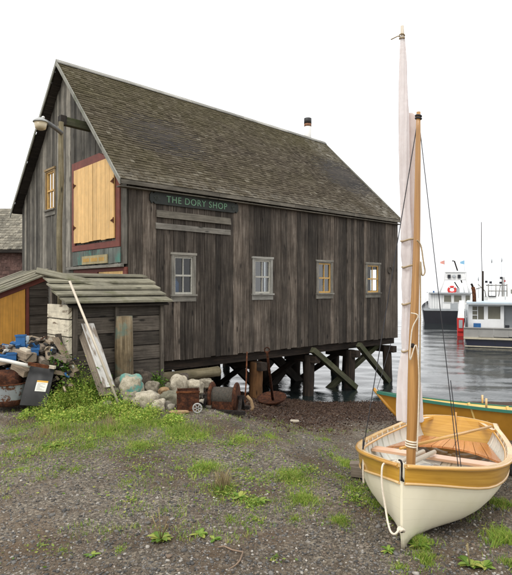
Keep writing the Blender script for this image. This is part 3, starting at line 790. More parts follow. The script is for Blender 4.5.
for s in (S0+.05, -.8, S1-.06): mb.bar(P(s, TF-.035, -.1), P(s, TF-.035, 1.66), .07, .07, E1)
for s in (S0+.05, S1-.06): mb.bar(P(s, TB, -.1), P(s, TB, 2.1), .1, .1, E1)
mb.bar(P(S0, TF+.02, .38), P(S1, TF+.02, .38), .12, .1)
mb.build('post', M['shedwall'], shed)
mb = MB(); n = 5; ev = (TF-.22, 1.66); tp = (TB+.02, 2.24)
for k in range(n):
    a = k/n; b = min(1.0, (k+1)/n+.06)
    t0, z0 = ev[0]+(tp[0]-ev[0])*a, ev[1]+(tp[1]-ev[1])*a+.105; t1, z1 = ev[0]+(tp[0]-ev[0])*b, ev[1]+(tp[1]-ev[1])*b+.034
    sa, sb = S0-.20+U(-.03, .03), S1+.10+U(-.03, .03)
    mb.hexa([P(sa, t0, z0-.034), P(sb, t0, z0-.034+U(-.01, .01)), P(sb, t0, z0), P(sa, t0, z0), P(sa, t1, z1-.028), P(sb, t1, z1-.028), P(sb, t1, z1), P(sa, t1, z1)])
mb.build('roof', M['shedroof'], shed)
mb = MB(); mb.hexa([P(S0-.1, ev[0]+.08, ev[1]+.0), P(S1+.05, ev[0]+.08, ev[1]), P(S1+.05, ev[0]+.08, ev[1]+.03), P(S0-.1, ev[0]+.08, ev[1]+.03), P(S0-.1, tp[0]-.03, tp[1]-.06), P(S1+.05, tp[0]-.03, tp[1]-.06), P(S1+.05, tp[0]-.03, tp[1]-.01), P(S0-.1, tp[0]-.03, tp[1]-.01)])
mb.build('slit_backing', M['dark'], shed)  # added dark sheet so the slits beneath the lapped boards look shaded
mb = MB(); a, b = W(36, 270.5, 9.55), W(131, 291.5, 10.2)
mb.bar(a, b, .16, .035, V((.25, -.7, 1))); single('loose_plank', mb, M['shedroof'], a, 'loose grey plank lying slantwise across the shed roof', 'plank')
mb = MB(); a, b = W(69.5, 281, 9.0), G(122, 410)
mb.tube([a, a.lerp(b, .5)+V((.01, -.01, -.02)), b+V((0, 0, -.05))], [.02, .022, .022], 8); single('thin_pole', mb, M['oar'], b, 'thin pale stick leaning from the weeds onto the shed roof', 'pole')
# planks leaning on the shed front
def leanboard(tl, tr, bl, br, d0, d1, th, mat, label, name='leaning_plank'):
    a, b, c, d = W(*tl, d0), W(*tr, d0), W(*bl, d1), W(*br, d1); n = (b-a).cross(c-a).normalized()
    if n.y > 0: n = -n
    mb = MB(); mb.hexa([c, d, d+n*th, c+n*th, a, b, b+n*th, a+n*th]); single(name, mb, mat, (c+d)/2, label, 'plank', 'planks leaning on the shed')
leanboard((74.5, 322.5), (88, 323), (100, 396), (120, 395), 9.35, 9.02, .05, M['bark'], 'dark grey rough plank leaning behind the white one on the shed')
leanboard((81.5, 324), (94, 323.5), (104, 388), (115, 386), 9.27, 8.97, .03, M['dryplank'], 'leaning plank with flaking white paint, front one on the shed')
mb = MB(); a, b = W(124, 316, 9.62), W(124, 392, 9.62); mb.tube([b.lerp(a, i/6) for i in range(7)], [.165, .165, .16, .165, .16, .155, .15], 14, rough=.04)
single('mossy_post', mb, M['teal'], b, 'stout upright post with peeling teal paint before the shed', 'post')

# ------------------------------------------------------------------ ochre annex on the left
ann = thing('annex', P(-2.4, 1.5, 0), 'low outbuilding with ochre door and sloping plank roof beside the gable', 'shed')
fa = lambda u, z, d: P(u, 1.3-d, z)
def az(s): return 2.22+(s+1.3)*.40                # roof underside
mb = MB(); n = 9; s0, s1 = -3.9, -1.62
for k in range(n):
    a, b = s0+(s1-s0)*k/n, s0+(s1-s0)*(k+1)/n-.004; o = U(0, .006)
    mb.hexa([fa(a, .05, o), fa(b, .05, o), fa(b, .05, o+.03), fa(a, .05, o+.03), fa(a, az(a)-.12, o), fa(b, az(b)-.12, o), fa(b, az(b)-.12, o+.03), fa(a, az(a)-.12, o+.03)])
ad = mb.build('door', M['orangedoor'], ann)
mb = MB(); mb.hexa([fa(-2.55, 1.52, .037), fa(-2.33, 1.42, .037), fa(-2.33, 1.42, .06), fa(-2.55, 1.52, .06), fa(-2.55, 1.60, .037), fa(-2.33, 1.50, .037), fa(-2.33, 1.50, .06), fa(-2.55, 1.60, .06)])
mb.build('latch', M['orangedoor'], ad)
mb = MB()
mb.hexa([fa(-3.95, az(-3.95)-.115, 0), fa(-1.2, az(-1.2)-.115, 0), fa(-1.2, az(-1.2)-.115, .045), fa(-3.95, az(-3.95)-.115, .045), fa(-3.95, az(-3.95), 0), fa(-1.2, az(-1.2), 0), fa(-1.2, az(-1.2), .045), fa(-3.95, az(-3.95), .045)])
mb.hexa([fa(-1.61, .05, 0), fa(-1.55, .05, 0), fa(-1.55, .05, .045), fa(-1.61, .05, .045), fa(-1.61, az(-1.61)-.12, 0), fa(-1.55, az(-1.55)-.12, 0), fa(-1.55, az(-1.55)-.12, .045), fa(-1.61, az(-1.61)-.12, .045)])
mb.build('trim', M['redframe'], ann)
mb = MB(); z = .05
while z < 2.05:
    h = U(.15, .2); zz = min(z+h, az(-1.3)-.13)
    mb.hexa([fa(-1.54, z, 0), fa(-1.15, z, 0), fa(-1.15, z, .035), fa(-1.54, z, .035), fa(-1.54, zz-.005, 0), fa(-1.15, zz-.005, 0), fa(-1.15, zz-.005, .018), fa(-1.54, zz-.005, .018)]); z += h
mb.build('wall', M['shedwall'], ann)
mb = MB(); mb.hexa([P(-3.9, 1.34, .05), P(-1.15, 1.34, .05), P(-1.15, 3.3, .05), P(-3.9, 3.3, .05), P(-3.9, 1.34, az(-3.9)-.13), P(-1.15, 1.34, az(-1.15)-.13), P(-1.15, 3.3, az(-1.15)-.13), P(-3.9, 3.3, az(-3.9)-.13)])
mb.build('shed_body', M['shedwall'], ann)
mb = MB(); k = 0; t = 1.1
while t < 3.4:
    w = U(.18, .3); e = U(-.15, .1); hh = (0, .03)[k % 2]+U(0, .012)
    a, b = -4.0+U(-.1, .1), -1.0+e*.6
    mb.hexa([P(a, t, az(a)+hh+.006), P(b, t, az(b)+hh+.006), P(b, t+w, az(b)+hh+.006), P(a, t+w, az(a)+hh+.006), P(a, t, az(a)+hh+.034), P(b, t, az(b)+hh+.034), P(b, t+w, az(b)+hh+.034), P(a, t+w, az(a)+hh+.034)])
    t += w*.8; k += 1
mb.build('roof', M['shedroof'], ann)

# ------------------------------------------------------------------ neighbour house far left
hb0 = W(-60, 288, 25); hse = thing('shingled_house', (hb0.x, 25, 0), 'red brown shingled building with grey roof glimpsed behind the shop', 'house')
hz0 = lambda u, v: W(u, v, 25)
x0, x1 = W(-90, 0, 25).x, W(34, 0, 25).x; ze = W(0, 250, 25).z; zr = W(0, 211, 25).z+.5
mb = MB(); r_ = 0; z = -.6
while z < ze:
    x = x0
    while x < x1:
        w = U(.12, .22); mb.hexa([V((x, 25, z)), V((x+w-.006, 25, z)), V((x+w-.006, 25.03, z)), V((x, 25.03, z)), V((x, 25.012, z+.2)), V((x+w-.006, 25.012, z+.2)), V((x+w-.006, 25.03, z+.2)), V((x, 25.03, z+.2))]); x += w
    z += .17
mb.box((x0, 25.031, -.6), (x1-x0, 0, 0), (0, 6, 0), (0, 0, ze+.55)); mb.build('wall', M['redshingle'], hse)
mb = MB(); n = 16
for sg in (0, 1):
    for i in range(n):
        y0 = 24.7+3.2*i/n if sg == 0 else 31.3-3.2*i/n; y1 = y0+(.27 if sg == 0 else -.27)
        za, zb_ = ze+(zr-ze)*i/n, ze+(zr-ze)*(i+1.3)/n; x = x0-.3
        while x < x1+.1:
            w = U(.14, .26); q = U(0, .02)
            mb.hexa([V((x, y0, za+q)), V((x+w-.006, y0, za+q)), V((x+w-.006, y0, za+q+.03)), V((x, y0, za+q+.03)), V((x, y1, zb_)), V((x+w-.006, y1, zb_)), V((x+w-.006, y1, zb_+.012)), V((x, y1, zb_+.012))]); x += w
mb.build('roof', M['greyshingle'], hse)
mb = MB(); mb.box((x0-.3, 24.68, ze-.14), (x1-x0+.5, 0, 0), (0, .3, 0), (0, 0, .13)); mb.build('eave', M['dark'], hse)

# ------------------------------------------------------------------ the white sailing dory
BROT = (R(0.5), R(5.6), R(63.2)); BLOC = V((1.072, 3.985, -.005))
from mathutils import Euler
BM = Matrix.Translation(BLOC) @ Euler(BROT).to_matrix().to_4x4(); BI = BM.inverted()
def LW(u, v, d): return BI @ W(u, v, d)           # seen point in the boat's own coordinates
boat = thing('sailing_dory', BLOC, 'small cream white sailing boat with varnished rail and furled sail on the gravel', 'boat', rot=BROT, local=True)
BL = 3.35
def interp(tb, a):
    for (x0, y0), (x1, y1) in zip(tb, tb[1:]):
        if a <= x1:
            k = (a-x0)/(x1-x0); return y0+(y1-y0)*k
    return tb[-1][1]
def smooth_tab(tb, a):                            # averaged so the sheer and plan curve evenly
    return sum(interp(tb, max(tb[0][0], min(1, a+d*.035))) for d in (-2, -1, 0, 1, 2))/5 if a > .07 else interp(tb, a)
BT = [(0, .012), (.03, .125), (.06, .225), (.1, .335), (.15, .44), (.2, .52), (.3, .625), (.4, .685), (.5, .70), (.6, .695), (.7, .67), (.8, .615), (.9, .54), (1, .46)]
GT = [(0, .665), (.1, .625), (.25, .57), (.5, .515), (.75, .525), (1, .595)]
KT = [(0, .0), (.06, .005), (.3, .035), (.6, .045), (.8, .085), (1, .17)]
def hull(a, j, off=0.0, dz=0.0):
    b, g, k = smooth_tab(BT, a), smooth_tab(GT, a), smooth_tab(KT, a)
    r = max(0, min(1, a/.30)); r = r*r*(3-2*r)*.96
    sj = math.sin(j*PI/2)
    w = b*((1-r)*j**.74+r*sj**.70)
    z = k+(g-k)*((1-r)*j+r*(1-math.cos(j*PI/2))**1.08)
    x = a*BL + (.02+.03*(1-j)**1.3+.07*(1-j)**5)*(1-a)**9 - .03*j*(1-a)**14
    if a > .93: x += (a-.93)/.07*.10*j            # raked transom
    return V((x, max(.011, w)+off, z+dz))
def mir(p): return V((p.x, -p.y, p.z))
aa = [0, .012, .03, .05, .075, .1, .13, .16, .2, .25, .3, .36, .42, .48, .54, .6, .66, .72, .78, .84, .89, .93, .965, 1]
NA = len(aa)-1
def hullsurf(mb, off, dz, j0, j1, nj, flip, a0=0):
    for sg in (0, 1):
        fn = lambda u, v: (mir if sg else (lambda p: p))(hull(aa[int(round(a0+u*(NA-a0)))], j0+(j1-j0)*v, off, dz))
        mb.grid(fn, NA-a0, nj, True, flip=(flip ^ (sg == 1)))
mb = MB(); hullsurf(mb, 0, 0, 0, 1, 14, True); 
# keel and stem on the outer skin
pts = [hull(0, j/10, 0, 0) for j in range(10, -1, -1)]
for a, b in zip(pts, pts[1:]): mb.bar(V((a.x-.012, 0, a.z)), V((b.x-.012, 0, b.z-.002)), .034, .05, (0, 1, 0)) if False else None
mb.tube([V((p.x+.004, 0, p.z)) for p in pts]+[V((x*BL, 0, smooth_tab(KT, x)-.004)) for x in (.09, .14, .2, .35, .5, .65, .8, 1)], [.0125]*10+[.017, .02]+[.026]*7, 10)
hullo = mb.build('hull', M['white_hull'], boat)
mb = MB(); hullsurf(mb, -.016, .02, .06, .985, 12, False, 2); lining = mb.build('hull_lining', M['white_in'], boat)
# transom
mb = MB(); ring = [hull(1, j/12, 0, 0) for j in range(13)]; b0 = len(mb.v)
outl = ring+[mir(p) for p in reversed(ring)]
top = [V((ring[-1].x+.004, y*ring[-1].y, ring[-1].z+.045*(1-y*y)+.004)) for y in (.8, .5, .2, -.2, -.5, -.8)]
outl = ring+top+[mir(p) for p in reversed(ring)]
n = len(outl)
for dx in (-.024, .012): mb.v += [(p.x+dx, p.y, p.z) for p in outl]
for k in range(n):
    k2 = (k+1) % n; mb.face((k, k2, n+k2, n+k), [(0, 0), (.1, 0), (.1, .05), (0, .05)])
mb.face(list(range(n))[::-1], [(outl[k].z, outl[k].y) for k in range(n)][::-1]); mb.face([n+k for k in range(n)], [(outl[k].z, outl[k].y) for k in range(n)])
transom = mb.build('transom', M['amber'], boat)
# varnished sheer strake, rails
mb = MB()
for sg in (0, 1):
    m_ = mir if sg else (lambda p: p)
    for i in range(NA):
        a, b = aa[i], aa[i+1]
        pass
    mb = MB(); mb.grid(lambda u, v: m_(hull(aa[int(round(u*NA))], .80+.198*v, .009)), NA, 4, True, flip=(sg == 0))
    mb.uv = [(x*.12, y*1.1) for x, y in mb.uv]
    mb.build('sheer_strake', M['amber'], boat)
def along(j, off, dz, r, name, mat, n=8, a0=0, sc=1):
    for sg in (0, 1):
        pts = [hull(a, j, off, dz) for a in aa[a0:]]
        if sg: pts = [mir(p) for p in pts]
        mb = MB(); mb.tube(pts, r, n); mb.build(name, mat, boat)
along(.80, .010, 0, .011, 'rubbing_bead', M['palerail'])
along(.785, .006, 0, .007, 'bead_shadow_line', M['iron']) if False else None
for sg in (0, 1):                                 # flat capping on the gunwale
    mb = MB(); prev = None
    for a in aa:
        o_, i_ = hull(a, 1, .018, .012), hull(a, 1, -.026, .012)
        if i_.y < .012: i_.y = .012
        if sg: o_, i_ = mir(o_), mir(i_)
        cur = [o_, i_]
        if prev:
            p0, p1 = prev; d = V((0, 0, -.026))
            mb.hexa([p0+d, p1+d, p1, p0, o_+d, i_+d, i_, o_])
        prev = cur
    mb.build('gunwale', M['gunw'], boat)
    pts = [hull(a, 1, .020, -.004) for a in aa]
    mb = MB(); mb.tube([mir(p) for p in pts] if sg else pts, .0165, 8); mb.build('rubbing_rail', M['honey'], boat)
    pts = [hull(a, .985, -.042, -.018) for a in aa[3:]]
    mb = MB(); mb.tube([mir(p) for p in pts] if sg else pts, .013, 8); mb.build('inwale', M['honey'], boat)
    for a in np.linspace(.1, .93, 15):            # ribs
        pts = [hull(a, j, -.022, .022) for j in np.linspace(.15, .98, 10)]
        if sg: pts = [mir(p) for p in pts]
        mb = MB()
        for p, q in zip(pts, pts[1:]): mb.bar(p, q, .03, .016, (0, 1 if not sg else -1, .3))
        mb.build('rib', M['white_in'], boat)
# floor boards, thwarts, stern seat
def halfin(a, z):                                  # inner half breadth at height z
    best = .02
    for j in np.linspace(.05, 1, 40):
        p = hull(a, j, -.02, .02)
        if p.z <= z: best = p.y
    return best
mb = MB()
for k in range(-2, 3):
    ax = [.14, .24, .36, .48, .6, .72, .8]
    for a, b in zip(ax, ax[1:]):
        za, zb_ = .135, .135; ha, hb_ = halfin(a, za), halfin(b, zb_)
        ya0, ya1, yb0, yb1 = ha*(k-.5)/2.5+.003, ha*(k+.5)/2.5-.003, hb_*(k-.5)/2.5+.003, hb_*(k+.5)/2.5-.003
        mb.hexa([V((a*BL, ya0, za-.015)), V((a*BL, ya1, za-.015)), V((a*BL, ya1, za)), V((a*BL, ya0, za)), V((b*BL, yb0, za-.015)), V((b*BL, yb1, za-.015)), V((b*BL, yb1, za)), V((b*BL, yb0, za))])
mb.build('floorboards', M['greyfloor'], boat)
def thwart(a, w, z, mat, th=.025, name='thwart'):
    h0, h1 = halfin(a-w/2/BL, z)-.004, halfin(a+w/2/BL, z)-.004
    x0, x1 = a*BL-w/2, a*BL+w/2; mb = MB()
    mb.hexa([V((x0, -h0, z-th)), V((x0, h0, z-th)), V((x0, h0, z)), V((x0, -h0, z)), V((x1, -h1, z-th)), V((x1, h1, z-th)), V((x1, h1, z)), V((x1, -h1, z))])
    return mb.build(name, mat, boat)
thwart(.515, .20, .425, M['pinkwood'])
thwart(.30, .10, .36, M['pinkwood'])
thwart(.19, .12, .40, M['honey'], name='mast_thwart')
zs = .36
mb = MB(); nb = 9                                  # stern sheets, curved front edge
hw = halfin(.97, zs)
for k in range(nb):
    f0, f1 = -1+2*k/nb, -1+2*(k+1)/nb
    def front(f): return BL*(.80-.15*abs(f)**2.4)
    y0b, y1b = f0*halfin(.985, zs), f1*halfin(.985, zs)
    def yf(f): return f*halfin(front(f)/BL, zs)
    g_ = .003
    mb.hexa([V((front(f0), yf(f0)+g_, zs-.022)), V((front(f1), yf(f1)-g_, zs-.022)), V((front(f1), yf(f1)-g_, zs)), V((front(f0), yf(f0)+g_, zs)),
             V((.985*BL, y0b+g_, zs-.022)), V((.985*BL, y1b-g_, zs-.022)), V((.985*BL, y1b-g_, zs)), V((.985*BL, y0b+g_, zs))])
mb.build('stern_seat', M['orangewood'], boat)
mb = MB(); mb.box((BL*.36, -.022, .13), (.62, 0, 0), (0, .044, 0), (0, 0, .20)); mb.build('centreboard_case', M['white_in'], boat)
mb = MB(); ht = hull(1, 1); mb.bar(V((BL-.03+.06, .0, ht.z-.16)), V((BL+.02+.07, .0, ht.z+.10)), .03, .03, (0, 1, 0)); mb.build('rudder_post', M['honey'], boat)
mb = MB()                                          # transom knees
for sg in (-1, 1):
    mb = MB(); q = hull(1, 1); mb.bar(V((BL-.30, sg*(hull(.91, 1).y-.05), hull(.91, 1).z-.012)), V((BL+.06, sg*(q.y-.17), q.z-.004)), .05, .03)
    mb.build('knee', M['honey'], boat)
# stem fittings
mb = MB(); sp = hull(0, 1)
mb.bar(V((sp.x-.012, 0, sp.z-.11)), V((sp.x-.014, 0, sp.z+.022)), .014, .01, (1, 0, 0))
mb.tube([V((sp.x-.014, 0, sp.z+.018)), V((sp.x+.0, .012, sp.z+.035)), V((sp.x+.03, .03, sp.z+.03))], .008, 8)
mb.tube([V((sp.x-.016, .0, sp.z-.07)), V((sp.x-.03, -.01, sp.z-.09)), V((sp.x-.014, -.015, sp.z-.11))], .007, 6)
mb.build('stem_iron', M['iron'], boat)
mb = MB(); q = hull(0, .28); mb.tube([V((q.x-.022, .018*math.cos(i), q.z+.018*math.sin(i))) for i in np.linspace(0, 2*PI, 13)], .005, 6); mb.build('bow_ring', M['iron'], boat)
# mast
MD = 4.62
mp_ = [(466, 410.8, 9), (440, 411.4, 9.6), (420, 412.2, 10.2), (380, 413, 10.5), (350, 413.3, 9.6), (320, 414.3, 8.8), (290, 415.4, 8), (260, 416.4, 7.2), (230, 417.1, 6.6), (200, 417.5, 6.2), (160, 418, 5.6), (130, 418.3, 4.8), (112, 418.5, 4.2)]
base = LW(410.2, 470, MD); foot = V((base.x, base.y, .13))
mb = MB(); mb.tube([foot]+[LW(u, v, MD) for v, u, w in mp_], [.042]+[w/2*MD/FPX for v, u, w in mp_], 14); mast = mb.build('mast', M['mast'], boat)
for v, u in ((441, 411.4), (443.5, 411.3), (446, 411.3), (116, 418.5), (118.5, 418.5)):
    mb = MB(); c = LW(u, v, MD); r = (.047 if v > 300 else .024)
    mb.tube([c+V((r*math.cos(i), r*math.sin(i), .004*math.sin(i))) for i in np.linspace(0, 2*PI, 15)], .0075, 6); mb.build('lashing', M['rope'] if v > 300 else M['darkrope'], mast)
mb = MB(); mb.lathe(LW(412.6, 345.5, MD-.05), [(.02, 0), (.02, .012), (.008, .02)], 10, (-1, 0, 0)); mb.build('cleat', M['iron'], mast)
# furled sail
SD = 4.83
up = [(36, 400.6, 404.4), (45, 400.1, 405.4), (70, 399.4, 407.2), (95, 399.0, 408), (116, 398.7, 408.6), (150, 398.8, 409), (180, 399.7, 409.4), (210, 401, 410), (238, 401.2, 412), (242, 401.8, 411), (255, 401.3, 412), (266, 402.6, 411.5), (285, 401.6, 412), (302, 402.8, 411.8), (306, 402.4, 411.5), (320, 402.2, 411), (335, 401.6, 411), (352, 402.5, 411)]
up2 = [(113, 407.5, 412.5), (116, 405, 416.2), (130, 405, 417.5), (160, 405, 417.4), (200, 406, 417), (240, 406, 417), (270, 406, 417), (303, 405, 416.6), (330, 405, 414.6), (351, 405, 413.2)]
lo = [(349, 402.5, 416.5), (356, 400.5, 418), (368, 399.2, 419.2), (380, 398.4, 420.4), (395, 397.8, 421.6), (408, 397.4, 422.4), (421, 397.6, 423)]
def itab(tab, v):
    for p, q in zip(tab, tab[1:]):
        if v <= q[0]:
            k = (v-p[0])/(q[0]-p[0]); return p[1]+(q[1]-p[1])*k, p[2]+(q[2]-p[2])*k
    return tab[-1][1:]
def bundle(tab, nv, seed, folds, depth, back=0):
    mb = MB(); v0, v1 = tab[0][0], tab[-1][0]; nth = 64
    def fn(a, b):
        v = v0+(v1-v0)*a; l, r = itab(tab, v); th = 2*PI*b
        hw_ = (r-l)/2*SD/FPX; c = W((l+r)/2, v, SD+back)
        k = 1+folds*(math.sin(5*th+v*.05+seed)*.5+mnoise.noise((math.cos(th)*2.2, math.sin(th)*2.2+seed, v*.018))*1.3+.45*mnoise.noise((math.cos(th)*5, math.sin(th)*5+seed, v*.05+th*.4)))
        return BI @ (c+V((math.cos(th)*hw_*min(1.1, .06+k), math.sin(th)*hw_*depth*k, .0)))
    mb.grid(fn, nv, nth, True)
    b = len(mb.v); mb.face([b-1-i for i in range(nth)])
    mb.face([i for i in range(nth)])
    return mb
sail = bundle(up, 220, 1.0, .26, .75).build('sail', M['sail'], boat)
bundle(up2, 130, 2.5, .12, .3, .035).build('sail', M['sailpink'], boat)
bundle(lo, 70, 4.0, .3, .55).build('sail', M['sail'], boat)
mb = MB(); mb.tube([LW(402.5, 42, SD), LW(402.4, 36, SD), LW(402.2, 26, SD)], [.012, .017, .015], 10); mb.build('sprit', M['oar'], boat)
mb = MB(); mb.tube([LW(402, 37+2*math.sin(i), SD)+V((.024*math.cos(i*2), .024*math.sin(i*2), 0)) for i in np.linspace(0, 9, 24)]+[LW(398, 36, SD), LW(391, 39.5, SD)], .0055, 5); mb.build('lacing', M['tanrope'], sail)
for v in (240, 266, 303, 350):
    l, r = itab(up, v)[0], itab(up2, min(v, 350))[1]; mb = MB(); hw_ = (r-l)/2*SD/FPX+.006; c = W((l+r)/2, v, SD)
    mb.tube([BI@(c+V((math.cos(i)*hw_, math.sin(i)*hw_*.72-.01, .012*math.cos(i)+.004*math.sin(3*i)))) for i in np.linspace(0, 2*PI, 25)], .0085, 6); mb.build('lacing', M['tanrope'], sail)
def rope(name, px, r, mat, parent, n=6, sub=6):
    pts = [LW(*p) for p in px]; out = []
    for i in range(len(pts)-1):                    # Catmull-Rom through the points
        p0, p1, p2, p3 = pts[max(0, i-1)], pts[i], pts[i+1], pts[min(len(pts)-1, i+2)]
        for k in range(sub):
            t_ = k/sub; out.append(.5*((2*p1)+(p2-p0)*t_+(2*p0-5*p1+4*p2-p3)*t_*t_+(3*p1-p0-3*p2+p3)*t_**3))
    out.append(pts[-1]); mb = MB(); mb.tube(out, r, n); return mb.build(name, mat, parent)
rope('halyard', [(417, 240, 4.56), (421, 246, 4.57), (423.5, 262, 4.57), (425, 272, 4.57), (422, 275, 4.56), (420.5, 262, 4.56), (420.5, 300, 4.57), (420, 350, 4.57), (419.5, 400, 4.58), (417, 440, 4.57)], .0065, M['tanrope'], boat)
rope('halyard', [(411, 313, 4.55), (418, 316, 4.54), (412, 330, 4.56), (410, 360, 4.55), (416, 345, 4.55), (419, 375, 4.56), (418, 425, 4.56), (417, 452, 4.57)], .0055, M['rope'], boat)
stayr = BM @ hull(.42, 1, -.03, .0); 
def stay(a, b, r, name='stay'):
    mb = MB(); mb.tube([a.lerp(b, i/8) for i in range(9)], r, 6); return mb.build(name, M['darkrope'], boat)
mt = LW(418.5, 116, MD-.01)
stay(mt, V((1.05, -.30, .395)), .0042); stay(mt, hull(.20, 1.0, -.02) , .0042)
stay(V((1.02, -.33, .395)), mt.lerp(V((1.02, -.33, .395)), .72), .0042)
# shroud lashing at the left gunwale
q = hull(.20, 1, -.02)
for d in (-.02, .02): stay(q+V((d, 0, -.16)), q+V((0, 0, .12)), .006, 'shroud_lashing')
# painter over the bow
dpt = 4.0
rope('painter', [(396, 461, 4.25), (388, 463, 4.22), (382.5, 466, 4.17), (382, 485, 4.13), (385, 505, 4.10), (388, 523, 4.03), (391, 532, 3.98), (395, 534, 3.94), (399, 530, 3.95), (402.5, 528, 3.985)], .0085, M['rope'], boat)
mb = MB(); c = LW(401.5, 529.5, 3.98)
for k in range(3): mb.tube([c+V((.02*math.cos(i+k)-.012, .022*math.sin(i+k), .012*math.sin(2*i+k*2))) for i in np.linspace(0, 6.3, 14)], .010, 6)
mb.build('painter_knot', M['rope'], boat)
rope('strap', [(364, 455, 4.78), (363.5, 460, 4.76), (363.2, 470, 4.74), (363.6, 483, 4.76)], .009, M['rope'], boat)

# things lying in the boat
def inboat(name, mb, mat, label, cat, group=None):
    c = sum((V(v) for v in mb.v), V((0, 0, 0)))/len(mb.v)
    mb.v = [tuple(BM@V(v)) for v in mb.v]; return single(name, mb, mat, BM@c, label, cat, group)
def oar(p, q, mat, label, blade=True):
    mb = MB(); d = (q-p); L_ = d.length; d.normalize()
    mb.tube([p, p+d*L_*.7, p+d*L_*.76], [.024, .026, .02], 10)
    mb.bar(p+d*L_*.74, p+d*L_*.80, .04, .028, (0, 0, 1), .10, .016); mb.bar(p+d*L_*.80, q, .10, .016, (0, 0, 1), .085, .01)
    return inboat('oar', mb, mat, label, 'oar', 'oars lying in the dory')
oar(V((1.75, .02, .46)), V((.50, .17, .50)), M['oar'], 'upper bleached oar leaning on the thwart left of the mast')
oar(V((1.8, .14, .44)), V((.52, .29, .47)), M['oar'], 'lower bleached oar lying nearer the left side of the white boat')
p, q = LW(400, 448.5, 4.98), LW(491, 426.5, 5.75)
mb = MB(); mb.tube([p, p.lerp(q, .5), q], [.013, .016, .013], 10); inboat('spar', mb, M['honey'], 'yellow varnished spar lying across the white boat behind the mast', 'spar')
p = V((.52, .06, .20)); mb = MB(); mb.bar(p, p+V((.05, .0, .24)), .13, .05, (1, 0, 0)); inboat('bow_block', mb, M['amber'], 'varnished wooden block standing in the bow beside the mast', 'block')
p = V((1.30, -.03, .15)); mb = MB(); mb.rock(p+V((0, 0, .07)), .26, .10, .07, .9, 5, 3, .12); inboat('bag', mb, M['cable'], 'dark grey rolled bag on the floor behind the thwart', 'bag')
mb = MB(); mb.tube([V((.40, .16, .44))+V((.055*math.cos(i)*(1+.1*math.sin(3*i)), .09*math.sin(i), .006*i)) for i in np.linspace(0, 25, 90)], .011, 6); inboat('coiled_line', mb, M['rope'], 'coil of white line in the bow of the white boat', 'rope')

# chock under the hull
mb = MB(); c = G(361, 485); c.y += .25; c.x += .0
mb.bar(c+V((-.03, .1, .04)), c+V((.5, -.1, .05)), .14, .11); mb.bar(c+V((-.05, .12, .10)), c+V((.45, .0, .15)), .12, .03)
single('timber_chock', mb, M['bark'], c, 'weathered timber block wedged under the left bilge of the white boat', 'block')
mb = MB(); c = G(508, 480); mb.rock((c.x+.36, c.y+.3, c.z+.10), .26, .2, .17, .4, 12, 3, .2); single('dark_boulder', mb, M['rubber'], c, 'dark grey boulder right of the white boat at the photo edge', 'rock')

# ------------------------------------------------------------------ the yellow dory at the water's edge
YP = V((2.13, 9.55, 0)); yd = V((.945, -.327, 0)); yn = V((-yd.y, yd.x, 0))*1.0    # yn points to the far side
dory = thing('rowing_dory', (4.2, 8.8, gz(4.2, 8.8)), 'ochre yellow dory with sea green rail beached behind the white boat', 'boat')
DL = 5.2
def dh(a, j, far, off=0):
    b = .60*math.sin(PI*min(1, a*.96+.0))**.75 if a > 0 else 0
    b = max(.012, b); bb = max(.01, b*.62-.02)
    zt = .17-.62*a*(1-a)*.95-.02*a; zb_ = -.50+.10*(1-2*a)**4+.05*(1-a)
    rake0 = .48*(1-a)**3; x = a*DL+rake0*(1-j)-.35*a**6*(1-j)
    w = bb+(b-bb)*j+off
    p = YP+yd*x+yn*((w if far else -w)*.8); p.z = zb_+(zt-zb_)*j-(w if far else -w)*.10-.02; return p
AS = [0, .01, .03, .06, .1, .15, .2, .26, .33, .4, .5, .6, .7, .8, .9, .97, 1]
for nm, off, mat in (('hull', 0, 'ochrehull'), ('hull_lining', -.02, 'paleyellow')):
    mb = MB()
    for far in (0, 1): mb.grid(lambda u, v: dh(AS[int(round(u*16))], v, far, off), 16, 8, True)
    mb.grid(lambda u, v: (dh(AS[int(round(u*16))], 0, 0, off)*(1-v)+dh(AS[int(round(u*16))], 0, 1, off)*v)+V((0, 0, .03 if off else 0)), 16, 2, True)
    mb.build(nm, M[mat], dory)
for far in (0, 1):
    mb = MB(); prev = None
    for a in AS:
        o_, i_ = dh(a, 1, far, .028), dh(a, 1, far, -.025 if a > .01 else 0); cur = (o_, i_)
        if prev: mb.hexa([prev[0]-V((0, 0, .036)), prev[1]-V((0, 0, .036)), prev[1]+V((0, 0, .012)), prev[0]+V((0, 0, .012)), o_-V((0, 0, .036)), i_-V((0, 0, .036)), i_+V((0, 0, .012)), o_+V((0, 0, .012))])
        prev = cur
    mb.build('rail', M['greenrail'], dory)
    for a in (.30, .42, .55):
        mb = MB(); mb.bar(dh(a, .05, far, -.03), dh(a, 1.0, far, -.03), .05, .04, (1, 0, 0)); mb.build('frame', M['paleyellow'], dory)
    mb = MB(); q = dh(.345, 1, far); mb.tube([q, q+V((0, 0, .16))], .018, 8); mb.build('thole_pin', M['palerail'], dory)
mb = MB(); mb.tube([dh(.0, 1, 0)+V((-.03, 0, .05)), dh(0, .5, 0)+V((-.01, 0, 0)), dh(0, 0, 0)], .03, 8); mb.build('stem', M['ochrehull'], dory)
for a in (.36, .58):
    mb = MB(); p, q = dh(a, .62, 0, -.02), dh(a, .62, 1, -.02); mb.bar(p, q, .22, .025); mb.build('thwart', M['paleyellow'], dory)
mb = MB(); p = dh(.0, 1, 0); mb.tube([p+V((.05, .02, .02)), p+V((.0, .03, .6)), p+V((-.05, .1, 1.2))], .004, 5) if False else None

